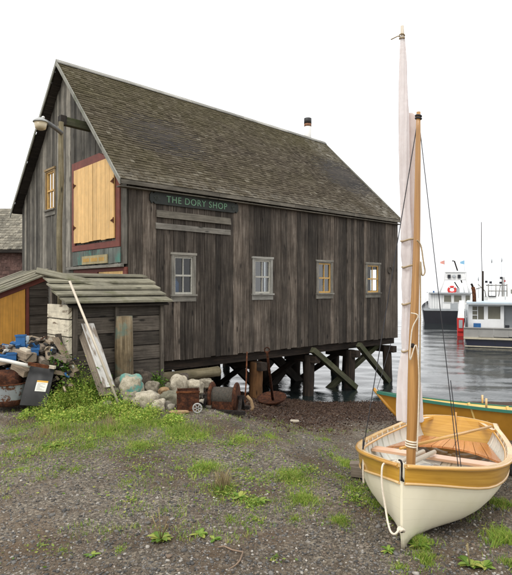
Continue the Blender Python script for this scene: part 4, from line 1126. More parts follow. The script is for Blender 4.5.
# ------------------------------------------------------------------ fishing boats in the harbour
def hull_stern(mb, c, beam, length, z0, zt, zbow):     # stern towards us, bow away
    N_ = 12
    def sec(i, s):
        a = i/N_; b = beam/2*(1-max(0, (a-.35)/.65)**2.2); zt_ = zt+(zbow-zt)*max(0, a-.2)**1.5*1.4
        return [V((c[0]+s*max(.02, b), c[1]+length*a, zt_)), V((c[0]+s*max(.02, b*.93), c[1]+length*a+ (.0), z0))]
    for s in (-1, 1):
        for i in range(N_):
            p, q = sec(i, s), sec(i+1, s); b0 = len(mb.v); mb.v += [tuple(x) for x in (p[0], p[1], q[1], q[0])]
            mb.face((b0, b0+1, b0+2, b0+3), None, True)
    b0 = len(mb.v); L_, R_ = sec(0, -1), sec(0, 1); mb.v += [tuple(x) for x in (L_[0], L_[1], R_[1], R_[0])]; mb.face((b0, b0+1, b0+2, b0+3))
    for i in range(N_):
        a, b, c2, d = sec(i, -1)[0], sec(i, 1)[0], sec(i+1, 1)[0], sec(i+1, -1)[0]; b0 = len(mb.v)
        mb.v += [(x.x, x.y, x.z-.25) for x in (a, b, c2, d)]; mb.face((b0, b0+1, b0+2, b0+3))
def u_mid(): return CX+HB[0].x/HB[0].y*FPX+10
HB = None                                          # the boat being built: its pivot and heading
def W2(u, v, d):                                   # where the line of sight meets the boat's own cross plane, before it is turned
    p, th = HB; kx = (u-CX)/FPX; e = d-p.y
    k = (e+math.sin(th)*p.x+math.cos(th)*p.y)/(math.sin(th)*kx+math.cos(th)); w_ = W(u, v, k)-p
    return V((p.x+w_.x*math.cos(th)-w_.y*math.sin(th), p.y+e, w_.z+p.z))
def pxbox(mb, u0, v0, u1, v1, d, dep):
    a, b = W2(u0, v1, d), W2(u1, v1, d); b.z = W2(u0, v0, d).z; mb.box(a, (b.x-a.x, 0, 0), (0, dep, 0), (0, 0, b.z-a.z))
def pxtube(mb, pts, d, r): mb.tube([W2(u, v, d) for u, v in pts], r, 8)
# A: far lobster boat
D = 44.6; fa_ = thing('lobster_boat', (W(424, 0, D).x, D, -1), 'far lobster boat with black hull, white cabin and red life ring', 'fishing boat', 'fishing boats moored in the harbour', rot=(0, 0, -R(16)))
HB = (V(fa_.location), R(16))
mb = MB(); hull_stern(mb, (W2(448, 0, D).x, D), 3.95, 12, -1.15, W2(u_mid(), 310, D).z, 1.1); ah = mb.build('hull', M['blackhull'], fa_)
mb = MB(); pxbox(mb, 424, 308.6, 472, 310.6, D-.05, .12); mb.build('rail', M['boatgrey'], ah)
D2 = D+.25
mb = MB(); pxbox(mb, 430.5, 293.5, 471, 309, D2, 5.5); cab = mb.build('cabin', M['boatwhite'], fa_)
mb = MB(); pxbox(mb, 429, 292.6, 472.5, 293.7, D2-.3, 6.2); mb.build('roof', M['boatgrey'], cab)
for u0, u1, v0, v1, mt_, nm in ((444, 451.3, 295.3, 302, 'winglass', 'window'), (454, 461.6, 295.3, 302, 'winglass', 'window'), (465.5, 470, 295.3, 301, 'winglass', 'window'), (450.5, 457.8, 303.3, 308.8, 'boatgrey', 'door')):
    mb = MB(); pxbox(mb, u0, v0, u1, v1, D2-.05, .05); mb.build(nm, M[mt_], cab)
    if nm == 'window':
        mb = MB()
        for x in (u0-.4, u1): pxbox(mb, x, v0-.4, x+.4, v1+.4, D2-.07, .06)
        pxbox(mb, u0, v0-.4, u1, v0, D2-.07, .06); pxbox(mb, u0, v1, u1, v1+.4, D2-.07, .06); mb.build('window_frame', M['boatwhite'], cab)
mb = MB()
for u in (432, 434.5, 437, 439.5, 442): pxbox(mb, u, 294, u+.25, 308.6, D2-.03, .03)
mb.build('panel_batten', M['boatgrey'], cab)
mb = MB(); pxtube(mb, [(439.5, 293), (442, 286), (444.2, 279.5), (444.8, 271.8), (466.5, 271.8), (466.5, 279.5), (468, 286), (469.5, 293)], D2+.8, .085); pxtube(mb, [(444.2, 279.5), (466.5, 279.5)], D2+.8, .07); pxtube(mb, [(462.5, 279.5), (464.5, 293)], D2+.8, .05)
arch = mb.build('radar_arch', M['boatwhite'], fa_)
mb = MB(); pxbox(mb, 445.5, 272.2, 465.5, 279.2, D2+.82, .12); mb.build('arch_panel', M['boatwhite'], arch)
for u in (449.2, 459.3):
    mb = MB(); pxbox(mb, u-1.5, 274.6, u+1.5, 278, D2+.62, .2); mb.build('floodlight', M['blackhull'], arch)
mb = MB(); mb.lathe(W2(454, 276.2, D2+.7), [(.13, 0), (.15, .06), (.1, .12)], 12, (0, -1, 0)); mb.build('radar', M['boatgrey'], arch)
mb = MB(); c = W2(452, 290, D2+.3); mb.tube([c+V((.27*math.cos(i), 0, .27*math.sin(i)*(1 if math.sin(i) > 0 else .8))) for i in np.linspace(0, 2*PI, 25)], .10, 8)
ring_ = mb.build('life_ring', M['red'], fa_)
mb = MB()
for an in (.9, 2.3, 4.2, 5.3): mb.tube([c+V((.27*math.cos(an+e), 0, .27*math.sin(an+e))) for e in (-.12, 0, .12)], .107, 8)
mb.build('ring_band', M['boatwhite'], ring_)
mb = MB(); pxtube(mb, [(462.2, 283), (458, 272), (454.5, 261.2), (452.2, 260.8)], D2+1.4, .06); mb.build('boom', M['iron'], fa_)
mb = MB(); pxtube(mb, [(454.5, 282), (459, 289), (458, 293)], D2+.6, .05); mb.build('davit', M['iron'], fa_)
mb = MB(); pxbox(mb, 456.5, 288, 459.8, 292.6, D2+.5, .3); mb.build('winch_box', M['boatgrey'], fa_)
for (u, v0, mt_, flip) in ((444.6, 271.8, 'pinkflag', -1), (464.5, 271.8, 'blueflag', -1)):
    mb = MB(); pxtube(mb, [(u, v0), (u, 259.5)], D2+.8, .014); fpole = mb.build('flag_pole', M['boatgrey'], fa_)
    mb = MB(); ct = W2(u, 260.2, D2+.8); mb.grid(lambda a, b: ct+V((-a*.34, .05*math.sin(a*7), -.36*b*(1-.55*a)-.12*a)), 8, 3); mb.grid(lambda a, b: ct+V((-a*.34, .05*math.sin(a*7)+.008, -.36*b*(1-.55*a)-.12*a)), 8, 3); mb.build('flag', M[mt_], fpole)
mb = MB()
for u in (426, 428.5): pxtube(mb, [(u, 310), (u, 291)], D2-.1, .025)
for v in (293, 299): pxtube(mb, [(424.5, v), (430, v)], D2-.1, .02)
mb.build('railing', M['boatwhite'], fa_)
mb = MB(); pxbox(mb, 433, 290.8, 434.5, 292.6, D2, .2); mb.build('deck_gear', M['bluepl'], fa_)

# B: near boat on the right
D = 27; fb_ = thing('fishing_boat', (W(464, 0, D).x, D, -1), 'nearest fishing boat with navy hull, grey bulwark and open cabin door', 'fishing boat', 'fishing boats moored in the harbour', rot=(0, 0, -R(22)))
HB = (V(fb_.location), R(22))
mb = MB(); hull_stern(mb, (W2(514, 0, D).x, D), W2(565, 0, D).x-W2(464, 0, D).x, 13, -1.2, W2(u_mid(), 338.5, D).z, .9); bh = mb.build('hull', M['navy'], fb_)
mb = MB(); pxbox(mb, 463.6, 337.0, 566, 338.8, D-.10, .15); pxbox(mb, 465, 345.4, 563, 346.4, D-.06, .05); mb.build('rub_rail', M['boatrub'], bh)
mb = MB(); pxbox(mb, 495, 339, 495.6, 345.4, D-.03, .03); mb.build('transom_seam', M['blackhull'], bh)
mb = MB(); k = 0
for u in range(464, 566, 15): pxbox(mb, u, 327.8, u+14.85, 336.9, D-.03, .06)
pxbox(mb, 463.6, 327.2, 566, 328.1, D-.08, .16); bul = mb.build('bulwark', M['steel'], fb_)
mb = MB(); a = W2(464.2, 328, D); b = W2(466, 328, D+6); mb.box(V((a.x-.03, D+.03, W2(u_mid(), 337, D).z)), (.06, 0, 0), (0, 6, 0), (0, 0, a.z-W2(u_mid(), 337, D).z)); mb.build('side_bulwark', M['steel'], fb_)
D2 = D+1.5; f_ = lambda u: CX+(u-CX)*1.0
mb = MB()
def pb(u0, v0, u1, v1, dd=0, dep=.08): pxbox(mb, u0, v0, u1, v1, D2+dd, dep)
pb(468, 304.5, 472, 335); pb(472, 304.5, 484.5, 306.3); pb(472, 319.3, 484.5, 335); pb(484.5, 304.5, 487.5, 335); pb(487.5, 304.5, 501, 306.3); pb(487.5, 319, 501, 335); pb(501, 304.5, 504, 335); pb(522, 304.5, 560, 335)
mb.box(V((W2(468, 0, D2).x, D2+.08, -.9)), (.08, 0, 0), (0, 4.5, 0), (0, 0, W2(u_mid(), 304.5, D2).z+.9)); mb.box(V((W2(468, 0, D2).x, D2+3, -.9)), (4.7, 0, 0), (0, .08, 0), (0, 0, W2(u_mid(), 304.5, D2).z+.9))
cabb = mb.build('cabin', M['boatwhite'], fb_)
mb = MB(); pb(504, 304.6, 522, 335, .5, .05); mb.build('doorway_panel', M['boatgrey'], cabb)
for u0, u1 in ((472, 484.5), (487.5, 501)):
    mb = MB(); pb(u0, 306.3, u1, 319.3, .05, .03); wd = mb.build('window', M['winglass'], cabb)
    mb = MB()
    if u0 < 480:
        pb(477.3, 306.3, 478, 319.3, .0, .05)
        for v in (310.3, 314.8): pb(472, v, 477.3, v+.6, .0, .05)
    pb(u0, 306.3, u0+.5, 319.3, -.01, .06); pb(u1-.5, 306.3, u1, 319.3, -.01, .06); mb.build('window_frame', M['boatwhite'], wd)
mb = MB(); a = W2(466.5, 303, D2-.3); b = W2(565, 303, D2-.3); mb.box(V((a.x, D2-.35, a.z-.10)), (b.x-a.x, 0, 0), (0, 4.8, 0), (0, 0, .14)); rf = mb.build('roof', M['roofblue'], fb_)
mb = MB(); pxbox(mb, 466.5, 303.4, 565, 304.8, D2-.38, .03); mb.build('roof_edge', M['boatgrey'], rf)
mb = MB()
for u in (465.5, 467.3): pxtube(mb, [(u, 328), (u+.6, 304.5)], D2-.4, .035)
for v in (310, 317): pxtube(mb, [(465.2, v), (468, v)], D2-.4, .03)
mb.build('roof_support', M['boatgrey'], fb_)
mb = MB(); pxbox(mb, 473.5, 323.6, 481, 327.6, D+.8, .5); mb.build('fish_tote', M['bluepl'], fb_)
mb = MB(); pxbox(mb, 505, 325.5, 509.5, 327.8, D+.8, .4); mb.build('deck_box', M['blackhull'], fb_)
mb = MB(); pxtube(mb, [(474.4, 302), (474.3, 296), (473.8, 290.5), (472.8, 287)], D2+1, .10); st = mb.build('exhaust_stack', M['rustbright'], fb_)
mb = MB(); pxtube(mb, [(473.2, 288.5), (472.2, 285.2), (471.2, 283.6)], D2+1, .06); mb.build('stack_flap', M['iron'], st)
mb = MB(); pxtube(mb, [(482.8, 301), (482.8, 271)], D2+1.2, .055); am = mb.build('antenna_mast', M['pile'], fb_)
mb = MB(); pxtube(mb, [(482, 272), (481.6, 256), (481.3, 222)], D2+1.2, .018); mb.build('whip_antenna', M['iron'], am)
mb = MB(); pxtube(mb, [(505.3, 300), (505.3, 215)], D2+2, .012); mb.build('whip_antenna', M['boatgrey'], fb_)

# C: small red and white boat seen end on between them
D = 33; fc_ = thing('small_motorboat', (W(461, 0, D).x, D, -1), 'narrow red and white boat half hidden behind the nearest fishing boat', 'boat', rot=(0, 0, -R(20)))
HB = (V(fc_.location), R(20))
mb = MB(); hull_stern(mb, (W2(460.6, 0, D).x, D), .40, 3, -1.1, W2(461, 318, D).z, -.1); hc = mb.build('hull', M['red'], fc_)
mb = MB(); pxbox(mb, 458.9, 320, 462.6, 328, D-.05, .06); mb.build('transom_board', M['boatgrey'], hc)
mb = MB(); a = W2(457.8, 318.2, D+.1); b = W2(464.5, 301, D+.1)
mb.hexa([a, V((b.x, a.y, a.z)), V((b.x, a.y+1.6, a.z)), a+V((0, 1.6, 0)), V((a.x+.1, a.y+.3, b.z)), V((b.x, a.y+.3, b.z)), V((b.x, a.y+1.3, b.z)), V((a.x+.1, a.y+1.3, b.z))]); mb.build('canopy', M['boatwhite'], fc_)
mb = MB(); pxbox(mb, 458, 329.5, 463, 331.4, D-.08, .1); mb.build('swim_step', M['red'], fc_)

# D: boats beyond, mostly rigging
D = 39; fd_ = thing('trawler', (W(488, 0, D).x, D, -1), 'white boat with clustered rigging and floodlights behind the nearest fishing boat', 'fishing boat', 'fishing boats moored in the harbour', rot=(0, 0, -R(20)))
HB = (V(fd_.location), R(20))
mb = MB(); hull_stern(mb, (W2(505, 0, D).x, D), 3.3, 11, -1.1, W2(u_mid(), 308, D).z, 1.0); mb.build('hull', M['boatwhite'], fd_)
mb = MB(); pxbox(mb, 488, 296.5, 524, 308, D+1, 5); pxbox(mb, 509.5, 288, 522, 296.5, D+2, 2); cd = mb.build('cabin', M['boatwhite'], fd_)
mb = MB(); pxbox(mb, 511, 289.5, 520, 293.5, D+1.95, .06); mb.build('window', M['winglass'], cd)
mb = MB(); pxbox(mb, 488.6, 295.8, 496, 296.7, D+.9, .3); mb.build('deck_rail', M['blackhull'], cd)
mb = MB()
for pts in ([(488.5, 297), (488.5, 284)], [(496, 297), (496, 284)], [(502.5, 298), (502.5, 277)], [(504, 298), (504, 277)], [(486, 285.3), (507, 285.3)], [(488.5, 291), (507, 291)], [(478, 284), (485, 291), (486, 297)], [(476, 289), (483, 287)], [(498.5, 297), (500.5, 285)], [(507, 297), (507, 284)]): pxtube(mb, pts, D+1.2, .042)
rg_ = mb.build('rigging_frame', M['steel'], fd_)
for u, v in ((486.3, 281.8), (490.6, 282.5), (501.2, 278), (500.7, 282.8)):
    mb = MB(); mb.box(W2(u-1.2, v+1.1, D+1), (.18, 0, 0), (0, .18, 0), (0, 0, .17)); mb.build('floodlight', M['blackhull'], rg_)
mb = MB(); pxbox(mb, 504.4, 280, 505.8, 282, D+1, .1); mb.build('port_light', M['red'], rg_)
for u, v in ((491.8, 258), (501.8, 257), (478.5, 276)):
    mb = MB(); pxtube(mb, [(u, 298), (u, v)], D+1.5, .016); mb.build('whip_antenna', M['boatgrey'], fd_)
    mb = MB(); mb.lathe(W2(u, v+3, D+1.5), [(.03, -.15), (.05, 0), (.03, .15)], 8); mb.build('antenna_tip', M['boatgrey'], fd_)
# ------------------------------------------------------------------ rubble heap by the annex
def at(u, v, d): return W(u, v, d)
def lumber(p, q, w, h, mat, label, name='timber', cat='timber', up=(0, 0, 1), round_=False):
    mb = MB()
    if round_: mb.tube([V(p).lerp(V(q), i/5) for i in range(6)], w/2, 12, rough=.06)
    else: mb.bar(p, q, w, h, up)
    return single(name, mb, mat, (V(p)+V(q))/2-V((0, 0, h/2)), label, cat, 'timbers in the rubble heap')
lumber(at(11, 349, 9.3), at(31.5, 358, 8.75), .17, .14, M['lumber'], 'squared grey timber end pointing at the viewer in the rubble heap')
lumber(at(34, 354, 9.3), at(45, 363.5, 8.8), .14, .14, M['bark'], 'short round log with a sawn end in the rubble heap', 'log', 'log', round_=True)
lumber(at(47, 343, 9.25), at(49, 361, 8.95), .10, .07, M['lumber'], 'tan split board standing upright in the rubble heap')
lumber(at(55, 338, 9.1), at(76, 372, 9.0), .12, .05, M['lumber'], 'broken brown board sloping down at the right end of the rubble heap')
lumber(at(58, 334, 9.2), at(66, 376, 9.05), .10, .04, M['shedwall'], 'dark narrow board standing against the pale shed wall')
lumber(at(30, 337, 9.5), at(52, 343, 9.2), .08, .05, M['lumber'], 'pale thin lath lying on top of the rubble heap')
lumber(at(52, 354, 9.0), at(68, 361, 8.9), .10, .07, M['bark'], 'grey broken stick in the middle right of the rubble heap')
lumber(at(15, 366, 8.9), at(28, 374, 8.75), .16, .10, M['lumber'], 'pale block of wood between the rusty tub and the black sheet')
lumber(at(-14, 366, 9.1), at(9, 361, 8.9), .16, .09, M['lumber'], 'pale split board behind the rusty tub')
lumber(at(38, 340, 9.35), at(45, 349, 9.1), .12, .10, M['bark'], 'dark chunky offcut under the lath of the rubble heap')
lumber(at(50, 371, 8.9), at(74, 375, 8.95), .08, .06, M['lumber'], 'grey stick lying low above the weeds')
lumber(at(22, 349, 9.0), at(29, 352, 8.85), .09, .06, M['oar'], 'small cream offcut resting on the squared timber')
mb = MB()
for k in range(46):                                # dark bark and scraps the heap is made of
    u, v = U(-12, 66), U(345, 392); d = 9.35-(v-345)*.008+U(-.05, .15)
    p = at(u, v, d); a = U(0, PI); L_ = U(.1, .4)
    q = p+V((math.cos(a)*L_, math.sin(a)*L_*.4, U(-.14, .10))); mb.bar(p, q, U(.03, .12), U(.02, .07), (U(-.4, .4), U(-.4, .4), 1))
o = mb.build('scrap_wood', M['shedwall']); tag(o, kind='stuff')
o['label'] = 'dark scraps of wood and bark in the rubble heap'
mb = MB(); c = at(22, 372, 9.75); mb.rock((c.x-.2, 9.55, -.05), .95, .5, .78, 0, 3, 4, .25); mb.v = [v for v in mb.v]
o = mb.build('debris_mound', M['dark']); tag(o, kind='stuff'); o['label'] = 'dark earth and debris under the rubble heap'
def crate(c, w, h, dd, lab, rz=0):
    mb = MB(); ca, sa = V((math.cos(rz), math.sin(rz), 0)), V((-math.sin(rz), math.cos(rz), 0)); c = V(c)
    th = .015
    for a, b, s in ((ca*w, sa*th, 0), (ca*w, sa*th, 1)): mb.box(c+sa*(dd-th)*s, a, b, V((0, 0, h)))
    for s in (0, 1): mb.box(c+ca*(w-th)*s+sa*th, ca*th, sa*(dd-2*th), V((0, 0, h)))
    mb.box(c, ca*w, sa*dd, V((0, 0, th))); mb.box(c-ca*.012-sa*.012+V((0, 0, h-.025)), ca*(w+.024), sa*.012, V((0, 0, .03)))
    return single('plastic_crate', mb, M['bluepl'], c, lab, 'crate', 'blue plastic crates in the rubble heap')
crate(at(15.5, 347, 9.05), .15, .20, .14, 'upright bright blue plastic crate at the top of the rubble heap', .2)
crate(at(-4, 363, 8.95), .20, .14, .15, 'lower blue crate at the left photo edge above the white pipe', -.1)
crate(at(7, 361, 8.85), .14, .13, .13, 'small blue crate just left of the squared timber end', .3)
crate(at(31.5, 356, 8.85), .11, .12, .1, 'little blue crate wedged beside the round log', .5)
mb = MB(); p = at(22, 347.5, 9.1); mb.hexa([p+V(x) for x in ((0, 0, 0), (.3, .02, -.03), (.3, .2, .0), (0, .2, .02), (0, 0, .05), (.3, .02, .04), (.3, .2, .06), (0, .2, .07))]); single('blue_tray', mb, M['bluepl'], p, 'flat blue tray lying behind the timber in the rubble heap', 'tray')
mb = MB(); p = at(25, 343, 9.2); mb.lathe(p, [(.05, -.08), (.065, .0), (.07, .12), (.06, .12), (.055, .0)], 12); single('pale_blue_pot', mb, M['roofblue'], p, 'pale blue pot on top of the rubble heap', 'pot')
mb = MB(); p = at(9, 350, 9.2); mb.tube([p+V((.10*math.cos(i), .07*math.sin(i), .0035*i+.006*math.sin(i*.7))) for i in np.linspace(0, 26, 80)], .013, 6); single('rope_coil', mb, M['galv'], p, 'grey green rope coil at the upper left of the rubble heap', 'rope')
mb = MB(); a, b = at(-12, 357.5, 8.7), at(29.5, 366, 8.62); mb.tube([a, a.lerp(b, .5)+V((0, 0, .006)), b], .033, 12); single('white_pipe', mb, M['plasticpipe'], b, 'scuffed white pipe lying across the rubble heap', 'pipe')
mb = MB(); a, b = at(28.5, 363.6, 8.6), at(48.5, 367, 8.6); mb.bar(a, b, .05, .05); single('rusty_bar', mb, M['rustbright'], b, 'rusty red bar along the top of the black sheet', 'bar')
mb = MB(); a, b = at(48, 366.5, 8.72), at(55, 367.5, 8.70); mb.bar(a, b, .06, .045); single('white_block', mb, M['oar'], b, 'small white block at the top right corner of the black sheet', 'block')
# black sheet with a label
bs = thing('black_sheet', G(33, 405), 'black rigid sheet with a white label leaning on the rubble heap', 'sheet')
c = [at(19.5, 405, 8.55), at(45.5, 406.5, 8.55), at(55, 367, 8.75), at(30.5, 365, 8.72)]
nrm = (c[1]-c[0]).cross(c[3]-c[0]).normalized()
if nrm.y > 0: nrm = -nrm
mb = MB()
def SH(a, b, up=0): 
    p = (c[0]*(1-a)+c[1]*a)*(1-b)+(c[3]*(1-a)+c[2]*a)*b
    return p+nrm*(up+.035*math.sin(b*4)*math.sin(a*3)+.012*math.sin(a*9+b*4))
mb.grid(lambda a, b: SH(a, b), 10, 14); mb.grid(lambda a, b: SH(a, b, -.012), 10, 14, flip=True)
mb.build('panel', M['blackpl'], bs)
mb = MB(); mb.grid(lambda a, b: SH(.46+a*.42, .36+b*.26, .004), 5, 5); lab = mb.build('label', M['label'], bs)
mb = MB(); mb.grid(lambda a, b: SH(.46+a*.42, .585+b*.045, .006), 5, 2); mb.build('label_band', M['labelor'], lab)
mb = MB()
for k in range(7): mb.grid(lambda a, b: SH(.51+a*(.30-.08*(k % 3)), .39+k*.026+b*.009, .0055), 4, 1)
mb.build('label_print', M['ink'], lab)
t = NT('mixed_small_debris'); c = t.ramp(t.island(), [(0, (.012, .010, .008)), (.3, (.05, .036, .024)), (.5, (.15, .11, .07)), (.64, (.3, .24, .16)), (.74, (.012, .09, .24)), (.82, (.10, .035, .015)), (.9, (.5, .48, .43)), (1, (.10, .2, .27))], 'CONSTANT')
t.base(t.mix(1, c, t.ramp(t.noise(t.pos(), 30, 4, .6), [(.3, (.55,)*3), (.7, (1.2,)*3)]), 'MULTIPLY')); t.set(Roughness=.75); M['debris'] = t.m
mb = MB()
for k in range(330):
    u = U(-14, 72); top_ = interp([(-14, 352), (5, 349), (15, 343), (30, 339), (48, 341), (60, 346), (72, 362)], u); v = top_+abs(random.gauss(0, 16))
    if v > 402: continue
    p = W(u, v, 9.22-(v-345)*.009+U(-.14, .12)); a = U(0, 2*PI); L_ = U(.04, .22)
    q = p+V((math.cos(a)*L_, math.sin(a)*L_*.6, U(-.1, .08)))
    if random.random() < .3: mb.tube([p, p.lerp(q, .5)+V((U(-.03, .03), 0, U(-.02, .03))), q], U(.008, .028), 7)
    else: mb.bar(p, q, U(.015, .085), U(.008, .05), (U(-.6, .6), U(-.6, .6), 1))
o = mb.build('small_debris', M['debris']); tag(o, kind='stuff'); o['label'] = 'tangled small scraps of wood, plastic and metal in the rubble heap'
# rusty tub at the frame edge
c = at(8, 404, 8.75); tub = thing('metal_tub', (c.x, c.y, c.z), 'dented galvanised tub with rusty bottom and rusty lid at the left photo edge', 'tub')
mb = MB(); mb.lathe(c, [(.225, 0), (.245, .02), (.265, .12), (.285, .27), (.295, .345), (.305, .355), (.29, .36), (.27, .2), (.23, .03)], 28); mb.build('body', M['galv'], tub)
mb = MB(); mb.lathe(c+V((0, 0, -.005)), [(.229, 0), (.25, .02), (.262, .085), (.258, .11)], 28); mb.build('rusted_base', M['rust'], tub)
mb = MB(); mb.rock(c+V((-.03, .05, .36)), .24, .18, .20, 0, 9, 3, .22); mb.build('rusty_scrap', M['rust'], tub)
mb = MB(); mb.tube([c+V((.302*math.cos(i), .302*math.sin(i), .352)) for i in np.linspace(0, 2*PI, 33)], .012, 6); mb.build('rim', M['rustbright'], tub)

# ------------------------------------------------------------------ rocks, rusty gear under the shop
M['rock_pale'] = rockmat('pale_granite', (.15, .125, .085), (.36, .315, .23), (.57, .51, .40))
M['rock_grey'] = rockmat('grey_boulder', (.07, .058, .04), (.20, .172, .125), (.36, .32, .245))
M['rock_olive'] = rockmat('olive_boulder', (.05, .045, .028), (.14, .13, .085), (.26, .24, .17))
M['rock_tan'] = rockmat('tan_sandstone', (.16, .09, .04), (.30, .19, .09), (.4, .28, .16))
M['rock_brown'] = rockmat('dark_brown_boulder', (.02, .016, .012), (.065, .05, .037), (.14, .11, .08))
M['rock_teal'] = rockmat('boulder_with_teal_paint', (.14, .12, .08), (.32, .28, .2), (.48, .43, .33), (.10, .25, .21, 1), .47)
rocks = [(131, 387, 13, 13, 9.05, 'rock_teal', 'boulder with turquoise paint on its face beside the mossy post'),
 (146, 400, 14, 9, 8.85, 'rock_pale', 'long pale boulder in front of the turquoise painted one'),
 (158, 406.5, 8, 7.5, 8.7, 'rock_pale', 'round yellowish boulder lowest in front of the rock pile'),
 (171, 399, 13, 7.5, 9.2, 'rock_olive', 'flat olive boulder left of the rusty box'),
 (179, 386, 9, 11, 9.7, 'rock_pale', 'tall pale boulder behind the rusty box'),
 (193, 387, 11, 8, 9.85, 'rock_pale', 'round cream boulder behind the rusty box, right of the tall one'),
 (206, 383.5, 7.5, 5, 10.2, 'rock_grey', 'small light grey boulder above the winch left flange'),
 (163.5, 391, 6, 4, 9.6, 'rock_tan', 'small orange tan block wedged between pale boulders'),
 (131, 397, 8, 6, 8.85, 'rock_grey', 'small grey brown stone below the turquoise painted boulder'),
 (121, 385, 7, 8, 9.3, 'rock_grey', 'grey stone between the white plank and the painted boulder'),
 (145, 379, 8, 8, 9.9, 'rock_brown', 'dark brown boulder under the shed floor behind the painted one'),
 (153, 387, 7, 6, 9.75, 'rock_grey', 'brownish stone right of the turquoise painted boulder'),
 (138, 374, 6, 5, 10.0, 'rock_brown', 'dark stone under the shed near the mossy post'),
 (170, 389, 5, 6, 9.75, 'rock_olive', 'narrow olive stone beside the tall pale boulder'),
 (155, 376, 5, 5, 10.3, 'rock_brown', 'dark stone in shade under the right shed corner'),
 (115, 392, 5, 4, 8.95, 'rock_olive', 'small mossy stone at the foot of the white plank'),
 (184, 377, 5, 4, 10.6, 'rock_brown', 'dark stone under the timber behind the tall pale boulder'),
 (108, 404, 5, 3.5, 8.7, 'rock_grey', 'little grey stone half hidden in the weeds by the leaning stick')]
for i, (u, v, ru, rv, d, mt_, lb) in enumerate(rocks):
    c = W(u, v, d); k = d/FPX; mb = MB(); mb.rock(c, ru*k*.96, ru*k*.85, rv*k*1.0, U(-.5, .5), i+2, 4, .24)
    single('boulder', mb, M[mt_], c-V((0, 0, rv*k)), lb, 'boulder', 'boulders heaped beside the shed')
t = NT('mixed_small_stone'); c = t.ramp(t.island(), [(0, (.05, .042, .03)), (.4, (.15, .13, .10)), (.75, (.28, .25, .19)), (1, (.45, .41, .33))])
t.base(t.mix(1, c, t.ramp(t.noise(t.pos(), 20, 6, .7), [(.3, (.5,)*3), (.7, (1.25,)*3)]), 'MULTIPLY')); t.set(Roughness=.9); M['smallstone'] = t.m
mb = MB()
for k in range(150):
    u = U(108, 218); g0 = G(u, U(398, 411)); y = g0.y+U(-.1, 1.1); x = (u-CX)/FPX*y; r = U(.03, .10)*(1 if random.random() < .8 else 1.5)
    mb.rock((x, y, gz(x, y)+r*.35), r, r*U(.7, 1), r*U(.55, .85), U(0, 3), k*1.7, 2, .3)
o = mb.build('stone_rubble', M['smallstone']); tag(o, kind='stuff'); o['label'] = 'loose small stones filling the gaps between the boulders'
mb = MB(); p = G(180, 413.5)+V((0, 0, .02)); mb.rock(p, .17, .06, .03, .1, 31, 3, .2); single('pale_slab', mb, M['rock_tan'], p, 'thin pale slab on the gravel before the rusty box', 'stone')
mb = MB(); p = G(294, 422); mb.hexa([p+V(x) for x in ((-.07, -.03, 0), (.09, -.02, 0), (.09, .04, 0), (-.07, .05, 0), (-.07, -.03, .035), (.09, -.02, .03), (.085, .03, .032), (-.06, .04, .036))]); single('driftwood_chip', mb, M['oar'], p, 'small pale wood chip lying on the brown seaweed', 'wood chip')
# timber retaining log under the shop
mb = MB(); a, b = P(.55, -.02, .06), P(2.35, .02, .03); mb.tube([a.lerp(b, i/6) for i in range(7)], .12, 12, rough=.06); single('retaining_log', mb, M['lampwood'], a, 'long weathered log lying under the shop behind the rocks', 'log')
# rusty box
p = G(188, 411.5); box_ = thing('rusty_box', p, 'rusty sheet metal box beside the pale boulders', 'box', rot=(0, 0, .12), local=True)
mb = MB(); w, h, d = .36, .33, .3; t_ = .012
for sx in (0, 1): mb.box((-w/2+(w-t_)*sx, 0, 0), (t_, 0, 0), (0, d, 0), (0, 0, h))
for sy in (0, 1): mb.box((-w/2+t_, (d-t_)*sy, 0), (w-2*t_, 0, 0), (0, t_, 0), (0, 0, h-.01*sy))
mb.box((-w/2+t_, t_, .0), (w-2*t_, 0, 0), (0, d-2*t_, 0), (0, 0, .25)); mb.build('body', M['rust'], box_)
mb = MB(); mb.box((-w/2-.01, -.012, h-.03), (w+.02, 0, 0), (0, .012, 0), (0, 0, .03)); mb.box((-w/2-.01, -.012, .0), (w+.02, 0, 0), (0, .012, 0), (0, 0, .025)); mb.build('rim', M['rustbright'], box_)
# winch with cable drum
p = G(224, 411); wn = thing('winch', p, 'rusty winch with two flanges and a drum of grey cable', 'winch', rot=(0, 0, -.18), local=True)
k = p.y/FPX
for sx in (-12.5, 12.5):
    mb = MB(); mb.lathe((sx*k-.02, 0, 14*k), [(.0, 0), (.235, 0), (.25, .012), (.25, .035), (.235, .045), (.0, .045)], 28, (1, 0, 0))
    fl_ = mb.build('flange', M['rust'], wn)
    mb = MB(); mb.tube([V((sx*k, .215*math.cos(i), 14*k+.215*math.sin(i))) for i in np.linspace(0, 2*PI, 29)], .028, 8); mb.build('flange_rim', M['rustbright'], fl_)
mb = MB()
for lay in range(3): mb.tube([V((-.19+.38*i/260, (.10+.028*lay)*math.cos(i*.55+lay), 14*k+(.10+.028*lay)*math.sin(i*.55+lay))) for i in range(261)], .014, 5)
mb.build('cable_drum', M['cable'], wn)
mb = MB(); mb.bar(V((-.36, 0, 14*k)), V((.36, 0, 14*k)), .06, .06)
for sx in (-.3, .3):
    mb.bar(V((sx, -.22, 0)), V((sx, 0, 14*k+.02)), .05, .05, (1, 0, 0)); mb.bar(V((sx, .22, 0)), V((sx, 0, 14*k+.02)), .05, .05, (1, 0, 0))
mb.bar(V((-.38, -.2, .03)), V((.4, -.2, .03)), .08, .06); mb.bar(V((-.38, .2, .03)), V((.4, .2, .03)), .08, .06); mb.build('frame', M['iron'], wn)
mb = MB(); mb.box((-.17, -.16, .02), (.36, 0, 0), (0, .28, 0), (0, 0, .17)); mb.build('gear_housing', M['rust'], wn)
